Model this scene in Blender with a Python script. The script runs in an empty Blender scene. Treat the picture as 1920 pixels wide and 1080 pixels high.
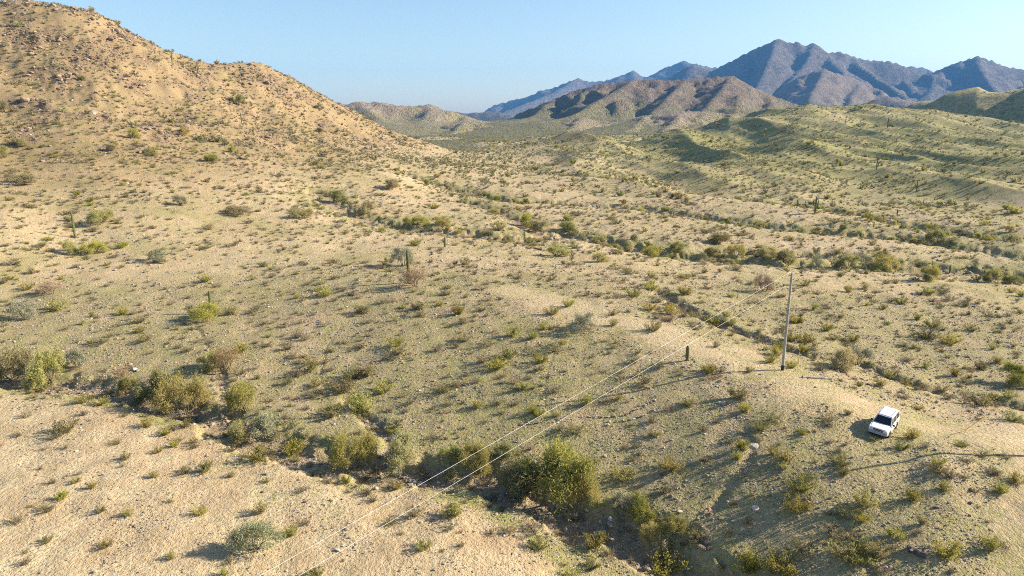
import bpy, bmesh, math, random, time
import numpy as np
from mathutils import Vector, Matrix, Euler
T0 = time.time()
R = math.radians
rng = np.random.default_rng(7)
random.seed(7)
sc = bpy.context.scene

# ------------------------------------------------------------------ camera
CZ = 30.0                       # camera height above the knoll the car stands on
PITCH = R(13.8)
FPX = 1300.0                    # focal length in photo pixels (1920 wide)
cam_d = bpy.data.cameras.new('camera'); cam = bpy.data.objects.new('camera', cam_d)
sc.collection.objects.link(cam); sc.camera = cam
cam.location = (0, 0, CZ); cam.rotation_euler = (R(90) - PITCH, 0, 0)
cam_d.sensor_width = 36; cam_d.lens = 36 * FPX / 1920
cam_d.clip_start = 0.5; cam_d.clip_end = 40000

# ------------------------------------------------------------------ sky, sun, exposure
SUN_EL = R(26.0); SUN_AZ = math.atan2(0.15, 1.0)         # azimuth from +X towards +Y
SUN_DIR = Vector((math.cos(SUN_EL) * math.cos(SUN_AZ), math.cos(SUN_EL) * math.sin(SUN_AZ), math.sin(SUN_EL)))
w = bpy.data.worlds.new('World'); sc.world = w; w.use_nodes = True
wn = w.node_tree.nodes; wl = w.node_tree.links
sky = wn.new('ShaderNodeTexSky'); sky.sky_type = 'NISHITA'; sky.sun_disc = False
sky.sun_elevation = SUN_EL; sky.sun_rotation = R(90) - SUN_AZ
sky.altitude = 400; sky.air_density = 1.1; sky.dust_density = 0.9; sky.ozone_density = 2.0
wn['Background'].inputs['Strength'].default_value = 0.076
wl.new(sky.outputs[0], wn['Background'].inputs['Color'])
sun_d = bpy.data.lights.new('sun', 'SUN'); sun = bpy.data.objects.new('sun', sun_d)
sc.collection.objects.link(sun)
sun_d.energy = 5.0; sun_d.angle = R(0.5); sun_d.color = (1.0, 0.89, 0.74)
sun.rotation_euler = SUN_DIR.to_track_quat('Z', 'Y').to_euler(); sun.location = (60, 0, 120)
sc.view_settings.view_transform = 'Standard'; sc.view_settings.look = 'None'
sc.view_settings.gamma = 1.0; sc.view_settings.use_curve_mapping = False
sc.view_settings.exposure = 1.3
sc.render.engine = 'CYCLES'
sc.cycles.use_denoising = False
sc.cycles.denoiser = 'OPENIMAGEDENOISE'; sc.cycles.denoising_input_passes = 'RGB_ALBEDO_NORMAL'; sc.cycles.denoising_prefilter = 'ACCURATE'; sc.cycles.filter_width = 1.05
sc.cycles.max_bounces = 6; sc.cycles.diffuse_bounces = 2; sc.cycles.volume_bounces = 0
sc.cycles.transparent_max_bounces = 6
sc.cycles.use_adaptive_sampling = True; sc.cycles.adaptive_threshold = 0.02

# ------------------------------------------------------------------ pixel <-> world helpers
cP, sP = math.cos(PITCH), math.sin(PITCH)
def ray(u, v):
    a = (np.asarray(u, float) - 960) / FPX; b = (np.asarray(v, float) - 540) / FPX
    return np.stack([a, cP - b * sP, -sP - b * cP], -1)
def at_y(u, v, Y):
    d = ray(u, v); return np.array([0, 0, CZ]) + d * (Y / d[..., 1])
def at_z(u, v, z):
    d = ray(u, v); return np.array([0, 0, CZ]) + d * ((z - CZ) / d[..., 2])
def to_px(p):
    p = np.asarray(p, float); x, y, z = p[..., 0], p[..., 1], p[..., 2] - CZ
    t = y * cP - z * sP; up = y * sP + z * cP
    return 960 + FPX * x / t, 540 - FPX * up / t, t

# ------------------------------------------------------------------ noise
_perm = np.random.default_rng(3).permutation(4096)
_ga = np.random.default_rng(4).random(4096) * 2 * np.pi
_gx, _gy = np.cos(_ga), np.sin(_ga)
def perlin(x, y, seed=0):
    x = np.asarray(x, float) + seed * 37.17; y = np.asarray(y, float) - seed * 11.31
    xi = np.floor(x).astype(np.int64); yi = np.floor(y).astype(np.int64)
    fx, fy = x - xi, y - yi
    def g(ix, iy, dx, dy):
        h = _perm[(_perm[ix & 4095] + iy) & 4095]
        return _gx[h] * dx + _gy[h] * dy
    u = fx * fx * fx * (fx * (fx * 6 - 15) + 10); v = fy * fy * fy * (fy * (fy * 6 - 15) + 10)
    a = g(xi, yi, fx, fy); b = g(xi + 1, yi, fx - 1, fy)
    c = g(xi, yi + 1, fx, fy - 1); d = g(xi + 1, yi + 1, fx - 1, fy - 1)
    return 1.4 * ((a + (b - a) * u) + ((c + (d - c) * u) - (a + (b - a) * u)) * v)
def fbm(x, y, octs=4, seed=0, gain=0.5):
    s = 0; a = 1; f = 1
    for i in range(octs):
        s = s + a * perlin(x * f, y * f, seed + i); a *= gain; f *= 2.03
    return s
def ridged(x, y, octs=4, seed=0, gain=0.5):
    s = 0; a = 1; f = 1
    for i in range(octs):
        s = s + a * (1 - 2 * np.abs(perlin(x * f, y * f, seed + i))); a *= gain; f *= 2.03
    return s
def sstep(a, b, x):
    t = np.clip((x - a) / (b - a), 0, 1); return t * t * (3 - 2 * t)

# ------------------------------------------------------------------ ground shape: control points
CTRL = []
def cz_(u, v, z): CTRL.append(at_z(u, v, z))
def cy_(u, v, Y): CTRL.append(at_y(u, v, Y))
# foreground flat, lower left
for u, v, z in [(0, 1080, -4.3), (250, 1080, -4.3), (500, 1080, -4.5), (0, 960, -4.1), (200, 950, -4.1), (450, 950, -4.4), (0, 850, -4.1),
                (0, 765, -4.2), (200, 800, -4.1), (380, 860, -4.3), (640, 960, -4.6), (780, 1080, -4.9), (850, 980, -4.8), (1000, 1080, -5.2),
                # near wash banks
                (100, 700, -4.2), (270, 735, -4.3), (430, 780, -4.5), (560, 840, -4.7), (700, 880, -4.8), (900, 890, -4.9), (1060, 940, -5.2),
                (1200, 1010, -5.5), (1320, 1080, -5.8),
                # slope between wash and knoll
                (0, 640, -3.2), (150, 620, -2.9), (300, 640, -3.1), (480, 700, -3.5), (620, 760, -3.9), (760, 780, -3.9), (900, 800, -3.8),
                (1050, 830, -3.8), (1180, 880, -4.0), (1300, 950, -4.2), (1420, 1020, -4.4), (1560, 1080, -4.3),
                (0, 540, -1.5), (200, 540, -1.8), (400, 580, -2.3), (560, 600, -2.3), (700, 640, -2.3), (850, 680, -2.1), (1000, 700, -1.8), (1150, 740, -1.8),
                (1300, 800, -1.7), (1400, 870, -2.0), (1550, 960, -2.3), (1700, 1040, -2.7), (1900, 1080, -2.9),
                (1900, 960, -1.5), (1700, 920, -1.0), (1560, 870, -0.8),
                # knoll crest
                (640, 505, -0.8), (780, 505, -0.4), (900, 520, -0.2), (1040, 570, 0.0), (1200, 620, 0.2), (1340, 670, 0.3), (1467, 700, 0.2),
                (1580, 770, 0.3), (1650, 815, 0.0), (1760, 860, 0.1), (1900, 862, -0.6),
                # behind the crest
                (1760, 800, -1.2), (1900, 800, -1.6), (1700, 752, -1.8), (1560, 690, -1.2), (1420, 640, -0.9), (1280, 580, -0.8), (1100, 520, -1.0),
                (1900, 760, -3.6), (1740, 715, -3.6), (1600, 660, -2.9), (1450, 610, -2.0),
                (1850, 660, -3.6), (1650, 600, -3.2), (1450, 560, -2.6), (1250, 515, -2.2), (1900, 570, -4), (1700, 530, -4), (1500, 520, -3.6),
                (640, 470, -1.8), (800, 462, -2.2), (950, 465, -2.8), (1100, 475, -3.4),
                # plain
                (960, 435, -4), (1150, 450, -4.5), (1350, 470, -5), (1550, 490, -5.2), (1750, 490, -5.4), (1910, 515, -5.6),
                (900, 390, -2.5), (1100, 400, -4), (1300, 410, -4.8), (1500, 430, -5.2), (1700, 445, -5.2), (1910, 470, -5.2),
                (800, 350, 0.0), (1000, 350, -2.5), (1200, 360, -4), (1400, 380, -4.5), (1600, 400, -4.5), (1800, 420, -4.5),
                # left rise
                (0, 480, 1.5), (140, 450, 1.5), (300, 480, -0.5), (450, 470, -0.8), (100, 400, 5), (250, 420, 3), (400, 430, 1), (560, 430, 0),
                (0, 410, 6)]:
    cz_(u, v, z)
for u, v, Y in [(30, 350, 212), (200, 350, 218), (400, 370, 222), (560, 370, 240), (680, 360, 265), (740, 330, 310), (830, 310, 390),
                # hill face, left
                (-120, 300, 235), (0, 250, 280), (150, 250, 285), (300, 280, 285), (440, 290, 300), (560, 300, 320), (660, 290, 370),
                (0, 130, 345), (130, 140, 350), (260, 170, 360), (380, 190, 380), (480, 200, 420), (580, 230, 440), (680, 262, 470), (740, 275, 500),
                # crest
                (-250, 30, 400), (-100, 15, 405), (0, 6, 410), (60, 6, 412), (120, 12, 415), (180, 30, 418), (240, 66, 424), (300, 95, 432), (350, 116, 442),
                (395, 124, 452), (430, 119, 470), (480, 120, 485), (520, 138, 495), (560, 160, 510), (600, 182, 525), (650, 205, 545),
                (700, 233, 570), (750, 257, 600), (790, 272, 630),
                # middle distance
                (880, 290, 560), (1000, 300, 520), (1150, 310, 480), (1300, 330, 420), (1500, 345, 370), (1700, 355, 340), (1900, 360, 320),
                (900, 268, 800), (1000, 272, 780),
                # ridge of the right hand hills
                (1060, 260, 720), (1120, 262, 730), (1200, 258, 735), (1280, 249, 750), (1360, 234, 770), (1450, 214, 800), (1500, 209, 820), (1550, 204, 830),
                (1600, 205, 840), (1650, 206, 850), (1700, 212, 870), (1760, 214, 900), (1840, 232, 900), (1920, 240, 860), (2050, 240, 860),
                (1200, 290, 600), (1320, 280, 620), (1420, 255, 680), (1500, 270, 560), (1600, 300, 480), (1600, 245, 700), (1750, 270, 590), (1750, 310, 470),
                (1900, 300, 480), (1900, 265, 640), (2050, 300, 480)]:
    cy_(u, v, Y)
# far side of the hills and beyond, and ground outside the frame
def crest_back(us, vs, Ys, add, drop):
    for u, v, Y in zip(us, vs, Ys):
        p = at_y(u, v, Y); q = p * ((Y + add) / Y); CTRL.append(np.array([q[0], q[1], p[2] - drop]))
crest_back([-250, -100, 0, 120, 240, 350], [30, 15, 6, 12, 66, 116], [400, 405, 410, 415, 424, 442], 110, 28)
crest_back([430, 520, 600, 700, 790], [119, 138, 182, 233, 272], [470, 495, 525, 570, 630], 120, 26)
crest_back([1200, 1360, 1500, 1650, 1760, 1920], [258, 234, 209, 206, 214, 240], [735, 770, 820, 850, 900, 860], 170, 16)
for az in (-50, -38, -25, -10, 2, 14, 27, 40, 55):
    for r_, z_ in ((1500, 1), (2200, 2), (3500, 4), (9000, 5)):
        CTRL.append(np.array([r_ * math.sin(R(az)), r_ * math.cos(R(az)), z_ - (4 if r_ == 1500 and az > 20 else 0)]))
for az in (-7, -3, 1, 5, 9, 13):
    for r_, z_ in ((960, 0.5), (1200, 1.5)): CTRL.append(np.array([r_ * math.sin(R(az)), r_ * math.cos(R(az)), z_]))
for az in (-90, -130, 180, 130, 90):
    for r_, z_ in ((30, -6), (120, -5), (600, 5), (3000, 0), (9000, 0)):
        CTRL.append(np.array([r_ * math.sin(R(az)), r_ * math.cos(R(az)), z_]))
for az in (-60, 60):
    for r_, z_ in ((30, -6 if az < 0 else -3), (90, -2), (250, 12 if az < 0 else -3), (600, 40 if az < 0 else 10)):
        CTRL.append(np.array([r_ * math.sin(R(az)), r_ * math.cos(R(az)), z_]))
for az in (-70, 0, 70, 180):
    CTRL.append(np.array([4 * math.sin(R(az)), 4 * math.cos(R(az)), -7]))
CTRL = np.array(CTRL)
def lp(x, y):                          # log-polar coordinates for the spline
    return np.arctan2(x, y) * 2.2, np.log(np.hypot(x, y) + 6.0)
def tps_fit(C, lam=2e-4):
    a, b = lp(C[:, 0], C[:, 1]); n = len(C)
    d = np.hypot(a[:, None] - a[None], b[:, None] - b[None])
    K = np.where(d > 1e-9, d * d * np.log(d + 1e-12), 0) + np.eye(n) * lam
    P = np.stack([np.ones(n), a, b], 1)
    A = np.block([[K, P], [P.T, np.zeros((3, 3))]])
    return a, b, np.linalg.solve(A, np.concatenate([C[:, 2], np.zeros(3)]))
_ta, _tb, _tw = tps_fit(CTRL)
def tps_raw(a, b):
    a = a.ravel(); b = b.ravel(); out = np.empty(a.size)
    for i in range(0, a.size, 20000):
        s = slice(i, i + 20000)
        d2 = (a[s, None] - _ta) ** 2 + (b[s, None] - _tb) ** 2
        out[s] = (0.5 * d2 * np.log(d2 + 1e-18)) @ _tw[:-3] + _tw[-3] + _tw[-2] * a[s] + _tw[-1] * b[s]
    return out
DOMES = [(at_y(1818, 162, 1120), 92, 220, 0.0), (at_y(1985, 132, 1000), 95, 220, 0.0), (at_y(1880, 164, 1350), 120, 160, 0)]
def base_h(x, y):
    sh = np.shape(x); a, b = lp(x, y); z = tps_raw(a, b).reshape(sh)
    for c, rx, ry, rot in DOMES:
        wx = fbm(x / 90, y / 90, 3, 21) * 22; wy = fbm(x / 90, y / 90, 3, 27) * 22
        q = np.hypot((x - c[0] + wx) / rx, (y - c[1] + wy) / ry)
        z = np.maximum(z, c[2] * (1 - np.clip(q, 0, 3) ** 1.35 * 0.8))
    return z
def march(u, v, hfun, r0=15, r1=1500, n=420):
    """first hit of the view ray with a height function"""
    u = np.atleast_1d(np.asarray(u, float)); v = np.atleast_1d(np.asarray(v, float)); d = ray(u, v)
    ts = np.geomspace(r0, r1, n)
    X = d[:, 0, None] * ts; Y = d[:, 1, None] * ts; Z = CZ + d[:, 2, None] * ts
    below = Z < hfun(X, Y); k = np.argmax(below, 1); k = np.where(below.any(1), k, n - 1)
    lo = ts[np.maximum(k - 1, 0)]; hi = ts[k]
    for _ in range(18):
        m = (lo + hi) / 2; b_ = (CZ + d[:, 2] * m) < hfun(d[:, 0] * m, d[:, 1] * m)
        hi = np.where(b_, m, hi); lo = np.where(b_, lo, m)
    return np.stack([d[:, 0] * hi, d[:, 1] * hi, CZ + d[:, 2] * hi], -1)

# washes: picture traces dropped on the ground (u, v), depth, half width
WASH = [([(-60, 690), (60, 712), (180, 728), (270, 742), (390, 778), (440, 800), (520, 842), (600, 862), (700, 880), (800, 878), (900, 892), (985, 925),
          (1060, 965), (1150, 985), (1220, 1020), (1290, 1060), (1360, 1110)], 1.15, 2.2),
        ([(1000, 930), (1080, 970), (1150, 988), (1220, 1022), (1290, 1062), (1360, 1112)], 1.6, 2.3),
        ([(700, 875), (735, 830), (715, 800), (690, 785), (650, 750)], 0.55, 0.8),
        ([(440, 790), (415, 720), (400, 670)], 0.35, 0.8),
        ([(1230, 545), (1290, 580), (1350, 606), (1440, 640), (1530, 668), (1610, 682), (1680, 708), (1760, 735), (1850, 748), (1980, 770)], 1.0, 1.6),
        ([(600, 355), (640, 385), (700, 408), (770, 420), (860, 428), (960, 440), (1060, 432), (1160, 448), (1260, 470), (1360, 478), (1480, 488), (1600, 492),
          (1720, 496), (1820, 498), (1980, 520)], 1.5, 4.5),
        ([(880, 375), (940, 395), (985, 420), (1030, 436)], 1.0, 3.0),
        ([(760, 320), (860, 350), (960, 372), (1080, 378), (1200, 385), (1330, 402), (1440, 418), (1560, 430), (1680, 438), (1800, 455), (1980, 480)], 1.4, 4.0),
        ([(1060, 330), (1220, 350), (1400, 368), (1540, 385), (1660, 408), (1780, 430), (1980, 450)], 1.3, 4.0),
        ([(1380, 465), (1500, 470), (1640, 480), (1760, 490)], 1.2, 3.0),
        ([(1340, 405), (1280, 380), (1180, 345)], 0.6, 2.0)]
GULLY = [([(1395, 800), (1412, 835), (1400, 870), (1370, 910), (1340, 950)], 0.22, 0.5), ([(640, 610), (612, 650), (600, 700), (610, 740)], 0.12, 0.25),
         ([(1045, 640), (1025, 700), (1020, 760), (1048, 800)], 0.08, 0.2), ([(345, 570), (385, 640), (400, 680)], 0.12, 0.25), ([(1570, 960), (1600, 1010), (1640, 1090)], 0.12, 0.3)]
ROAD = [([(1980, 830), (1860, 815), (1760, 800), (1690, 790), (1560, 735), (1467, 700), (1380, 668), (1280, 636), (1180, 606), (1080, 580), (980, 545)], 4.4),
        ([(920, 640), (930, 665), (960, 690), (1010, 712), (1060, 722), (1110, 715), (1160, 690), (1250, 640)], 0.45), ([(900, 645), (912, 672), (945, 700), (1000, 726), (1060, 738), (1120, 730)], 0.4),
        ([(1640, 790), (1700, 800), (1800, 815), (1980, 845)], 0.7), ([(1690, 778), (1760, 784), (1860, 800), (1980, 815)], 0.7),
        ([(1090, 792), (1140, 789), (1190, 782), (1240, 757)], 0.8)]
def drop(uv):
    uv = np.array(uv, float); return march(uv[:, 0], uv[:, 1], base_h)[:, :2]
WASH_W = [(drop(p), d, h) for p, d, h in WASH + GULLY]
ROAD_W = [(drop(p), h) for p, h in ROAD]
def dist_poly(x, y, P):
    best = np.full(np.shape(x), 1e9)
    for a, b in zip(P[:-1], P[1:]):
        ab = b - a; L = max(ab @ ab, 1e-9)
        t = np.clip(((x - a[0]) * ab[0] + (y - a[1]) * ab[1]) / L, 0, 1)
        best = np.minimum(best, np.hypot(x - a[0] - t * ab[0], y - a[1] - t * ab[1]))
    return best

def far_side(x, y):                    # positive beyond the near wash
    return y - np.interp(x, [-80, -55, -20, -3, 8, 14], [88, 80, 66, 58, 42, 34])
# ------------------------------------------------------------------ ground sheet on a polar grid
th_d = np.linspace(R(-47), R(47), 760); th_s = np.linspace(R(47), R(313), 56)[1:-1]
TH = np.concatenate([th_d, th_s]); NT = len(TH); ND = len(th_d)
RR = np.concatenate([np.geomspace(0.6, 24, 30)[:-1], np.geomspace(24, 1250, 740), np.geomspace(1250, 9500, 110)[1:]])
NR = len(RR)
gx = RR[:, None] * np.sin(TH)[None]; gy = RR[:, None] * np.cos(TH)[None]
# base on a coarser lattice, then interpolated (smooth)
ci = np.unique(np.concatenate([np.arange(0, NR, 3), [NR - 1]])); cj = np.unique(np.concatenate([np.arange(0, ND, 5), np.arange(ND - 1, NT)]))
zb = base_h(gx[np.ix_(ci, cj)], gy[np.ix_(ci, cj)])
def upsample(zc):
    t = np.stack([np.interp(np.arange(NR), ci, zc[:, k]) for k in range(zc.shape[1])], 1)
    return np.stack([np.interp(np.arange(NT), cj, t[k]) for k in range(NR)], 0)
gz = upsample(zb)
rad = np.broadcast_to(RR[:, None], gx.shape)
near = sstep(1300, 700, rad)
# slope from the smooth base decides how rocky the place is
dzr = np.gradient(gz, axis=0) / np.gradient(RR)[:, None]
dzt = np.gradient(gz, axis=1) / np.maximum(RR[:, None] * np.gradient(np.unwrap(TH))[None], 1e-3)
slope = np.hypot(dzr, dzt)
steep = sstep(0.10, 0.34, slope) * near * sstep(3.0, 10.0, gz) * sstep(120, 190, rad)
wash_m = np.zeros_like(gz); veg_m = np.zeros_like(gz); road_m = np.zeros_like(gz); carve = np.zeros_like(gz)
msk = (rad < 900) & (np.abs(np.angle(np.exp(1j * np.broadcast_to(TH, gx.shape)))) < R(50))
mx, my = gx[msk], gy[msk]; wob = fbm(mx / 5, my / 5, 3, 51) + 0.8 * fbm(mx / 1.7, my / 1.7, 2, 53)
for P, dep, hw in WASH_W:
    sel = (mx > P[:, 0].min() - 25) & (mx < P[:, 0].max() + 25) & (my > P[:, 1].min() - 25) & (my < P[:, 1].max() + 25)
    d = np.full(mx.shape, 1e3); d[sel] = dist_poly(mx[sel], my[sel], P); d = np.maximum(d + wob * hw * 0.55, 0)
    c = dep * (1 - sstep(hw * 0.35, hw * 1.7, d)) + (0.9 * dep * (1 - sstep(hw * 0.5, hw * 5.0, d)) if hw >= 3 else 0)
    t = carve[msk]; carve[msk] = np.maximum(t, c)
    t = wash_m[msk]; wash_m[msk] = np.maximum(t, (1 - sstep(hw * 0.4, hw * 1.3, d)) * min(1, 0.15 + dep))
    t = veg_m[msk]; veg_m[msk] = np.maximum(t, (1 - sstep(hw * 0.8, hw * 2.6 + 1.0, d)) * min(1, dep))
for P, hw in ROAD_W:
    d = dist_poly(mx, my, P) + wob * hw * 0.3; t = road_m[msk]; road_m[msk] = np.maximum(t, (1 - sstep(hw * 0.3, hw * 1.3, d)) * (0.85 if hw > 2 else 0.4))
gz = gz - carve
gz += near * (0.35 * fbm(gx / 17, gy / 17, 3, 1) + 0.10 * fbm(gx / 3.1, gy / 3.1, 3, 5)) * (1 - 0.8 * road_m)
gz += steep * (2.2 * ridged(gx / 42 + 0.2 * fbm(gx / 30, gy / 30, 2, 61), gy / 42, 4, 9) - 1.2 + 0.5 * np.maximum(fbm(gx / 5, gy / 5, 4, 13), 0) * 1.6)
midr = sstep(250, 420, rad) * sstep(1300, 900, rad) * sstep(0, 60, gx)
gz += midr * (8.5 * ridged(gx / 95 + gy / 420, gy / 260 - gx / 400, 3, 33, 0.34) - 4.6)
farr = sstep(1000, 1500, rad) * sstep(7000, 3500, rad); gz += farr * (3 * ridged(gx / 330, gy / 330, 4, 37, 0.45) - 2)
crag = sstep(0.15, 0.6, fbm(gx / 20, gy / 20, 4, 71) + 0.30 * sstep(25, 60, gz)) * steep
gz += crag * np.abs(fbm(gx / 3.4, gy / 3.4, 4, 73)) * 1.6

def grid_h(x, y):                       # height of the finished mesh at world points
    x = np.asarray(x, float); y = np.asarray(y, float)
    r = np.clip(np.hypot(x, y), RR[0], RR[-1] * 0.999); t = np.arctan2(x, y)
    i = np.clip(np.searchsorted(RR, r) - 1, 0, NR - 2); fr = (r - RR[i]) / (RR[i + 1] - RR[i])
    step = th_d[1] - th_d[0]; jf = np.clip((t - th_d[0]) / step, 0, ND - 1.001); j = jf.astype(int); ft = jf - j
    return (gz[i, j] * (1 - fr) + gz[i + 1, j] * fr) * (1 - ft) + (gz[i, j + 1] * (1 - fr) + gz[i + 1, j + 1] * fr) * ft
def grid_s(F, x, y):
    r = np.clip(np.hypot(x, y), RR[0], RR[-1] * 0.999); t = np.arctan2(x, y)
    i = np.clip(np.searchsorted(RR, r), 0, NR - 1); j = np.clip(np.rint((t - th_d[0]) / (th_d[1] - th_d[0])).astype(int), 0, ND - 1)
    return F[i, j]
def normal_at(x, y, e=0.8):
    return Vector((float(grid_h(x - e, y) - grid_h(x + e, y)), float(grid_h(x, y - e) - grid_h(x, y + e)), 2 * e)).normalized()
def hit(u, v):
    p = march(u, v, grid_h, 15, 1400); return p
print('ground', round(time.time() - T0, 1))

# ------------------------------------------------------------------ mesh helpers
def mesh_np(name, V, F, smooth=False):
    """V (n,3), F list of (m,k) int arrays"""
    me = bpy.data.meshes.new(name); V = np.asarray(V, np.float32)
    Fs = [np.asarray(f, np.int32) for f in (F if isinstance(F, list) else [F]) if len(f)]
    tot = np.concatenate([np.full(len(f), f.shape[1], np.int32) for f in Fs]); loops = np.concatenate([f.ravel() for f in Fs])
    me.vertices.add(len(V)); me.vertices.foreach_set('co', V.ravel())
    me.loops.add(len(loops)); me.loops.foreach_set('vertex_index', loops)
    me.polygons.add(len(tot)); st = np.concatenate([[0], np.cumsum(tot)[:-1]]).astype(np.int32)
    me.polygons.foreach_set('loop_start', st)
    try: me.polygons.foreach_set('loop_total', tot)
    except Exception: pass
    me.update(calc_edges=True)
    if smooth: me.polygons.foreach_set('use_smooth', np.ones(len(tot), bool))
    return me
def obj(name, me, mat=None, parent=None):
    o = bpy.data.objects.new(name, me); sc.collection.objects.link(o)
    if mat is not None and not me.materials: me.materials.append(mat)
    if parent is not None: o.parent = parent
    return o
def tag(o, label, cat, group=None):
    o['label'] = label; o['category'] = cat
    if group: o['group'] = group
    return o
def empty(name, loc=(0, 0, 0), rot=(0, 0, 0)):
    o = bpy.data.objects.new(name, None); sc.collection.objects.link(o); o.location = loc; o.rotation_euler = rot
    o.empty_display_size = 0.3; return o

# ------------------------------------------------------------------ materials
class NT_:
    def __init__(s, name):
        s.m = bpy.data.materials.new(name); s.m.use_nodes = True; s.t = s.m.node_tree; s.n = s.t.nodes; s.l = s.t.links
        s.b = s.n['Principled BSDF']; s.b.inputs['Roughness'].default_value = 0.9
        s.b.inputs['Specular IOR Level'].default_value = 0.15; s.out = s.n['Material Output']
    def node(s, t, **k):
        n = s.n.new(t)
        for a, v in k.items():
            if a in ('Scale', 'Detail', 'Roughness', 'W', 'Distortion', 'Randomness', 'Strength', 'Distance', 'Lacunarity'): n.inputs[a].default_value = v
            else: setattr(n, a, v)
        return n
    def noise(s, scale, detail=3, rough=0.55, vec=None):
        n = s.node('ShaderNodeTexNoise', Scale=scale, Detail=detail); n.inputs['Roughness'].default_value = rough
        s.l.new(vec or s.pos(), n.inputs['Vector']); return n.outputs[0]
    def pos(s):
        if not hasattr(s, '_p'): s._p = s.node('ShaderNodeNewGeometry').outputs['Position']
        return s._p
    def ramp(s, fac, stops):
        r = s.node('ShaderNodeValToRGB'); e = r.color_ramp.elements
        while len(e) < len(stops): e.new(0.5)
        for k, (p, c) in enumerate(stops):
            e[k].position = p; e[k].color = (*c, 1) if len(c) == 3 else c
        s.l.new(fac, r.inputs[0]); return r.outputs[0]
    def mr(s, v, a, b, c=0.0, d=1.0):
        n = s.node('ShaderNodeMapRange'); n.inputs[1].default_value = a; n.inputs[2].default_value = b
        n.inputs[3].default_value = c; n.inputs[4].default_value = d; s.l.new(v, n.inputs[0]); return n.outputs[0]
    def mix(s, f, a, b, mode='MIX'):
        n = s.node('ShaderNodeMix', data_type='RGBA', blend_type=mode)
        for sock, val in ((n.inputs[0], f), (n.inputs[6], a), (n.inputs[7], b)):
            if isinstance(val, (int, float)): sock.default_value = val
            elif isinstance(val, tuple): sock.default_value = (*val, 1)
            else: s.l.new(val, sock)
        return n.outputs[2]
    def math(s, op, a, b=None):
        n = s.node('ShaderNodeMath', operation=op)
        for k, val in enumerate((a, b)):
            if val is None: continue
            if isinstance(val, (int, float)): n.inputs[k].default_value = val
            else: s.l.new(val, n.inputs[k])
        return n.outputs[0]
    def bump(s, h, strength=0.5, dist=0.1, prev=None):
        n = s.node('ShaderNodeBump', Strength=strength, Distance=dist); s.l.new(h, n.inputs['Height'])
        if prev: s.l.new(prev, n.inputs['Normal'])
        s.l.new(n.outputs[0], s.b.inputs['Normal']); return n.outputs[0]
    def color(s, c):
        if isinstance(c, tuple): s.b.inputs['Base Color'].default_value = (*c, 1)
        else: s.l.new(c, s.b.inputs['Base Color'])
        return s
def flat(name, c, rough=0.6, metal=0.0, spec=0.3):
    k = NT_(name); v = k.noise(6.0, 3); col = k.mix(k.mr(v, 0.3, 0.7), tuple(x * 0.88 for x in c), tuple(min(1, x * 1.06) for x in c))
    k.color(col); k.b.inputs['Roughness'].default_value = rough; k.b.inputs['Metallic'].default_value = metal
    k.b.inputs['Specular IOR Level'].default_value = spec; return k.m

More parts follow.
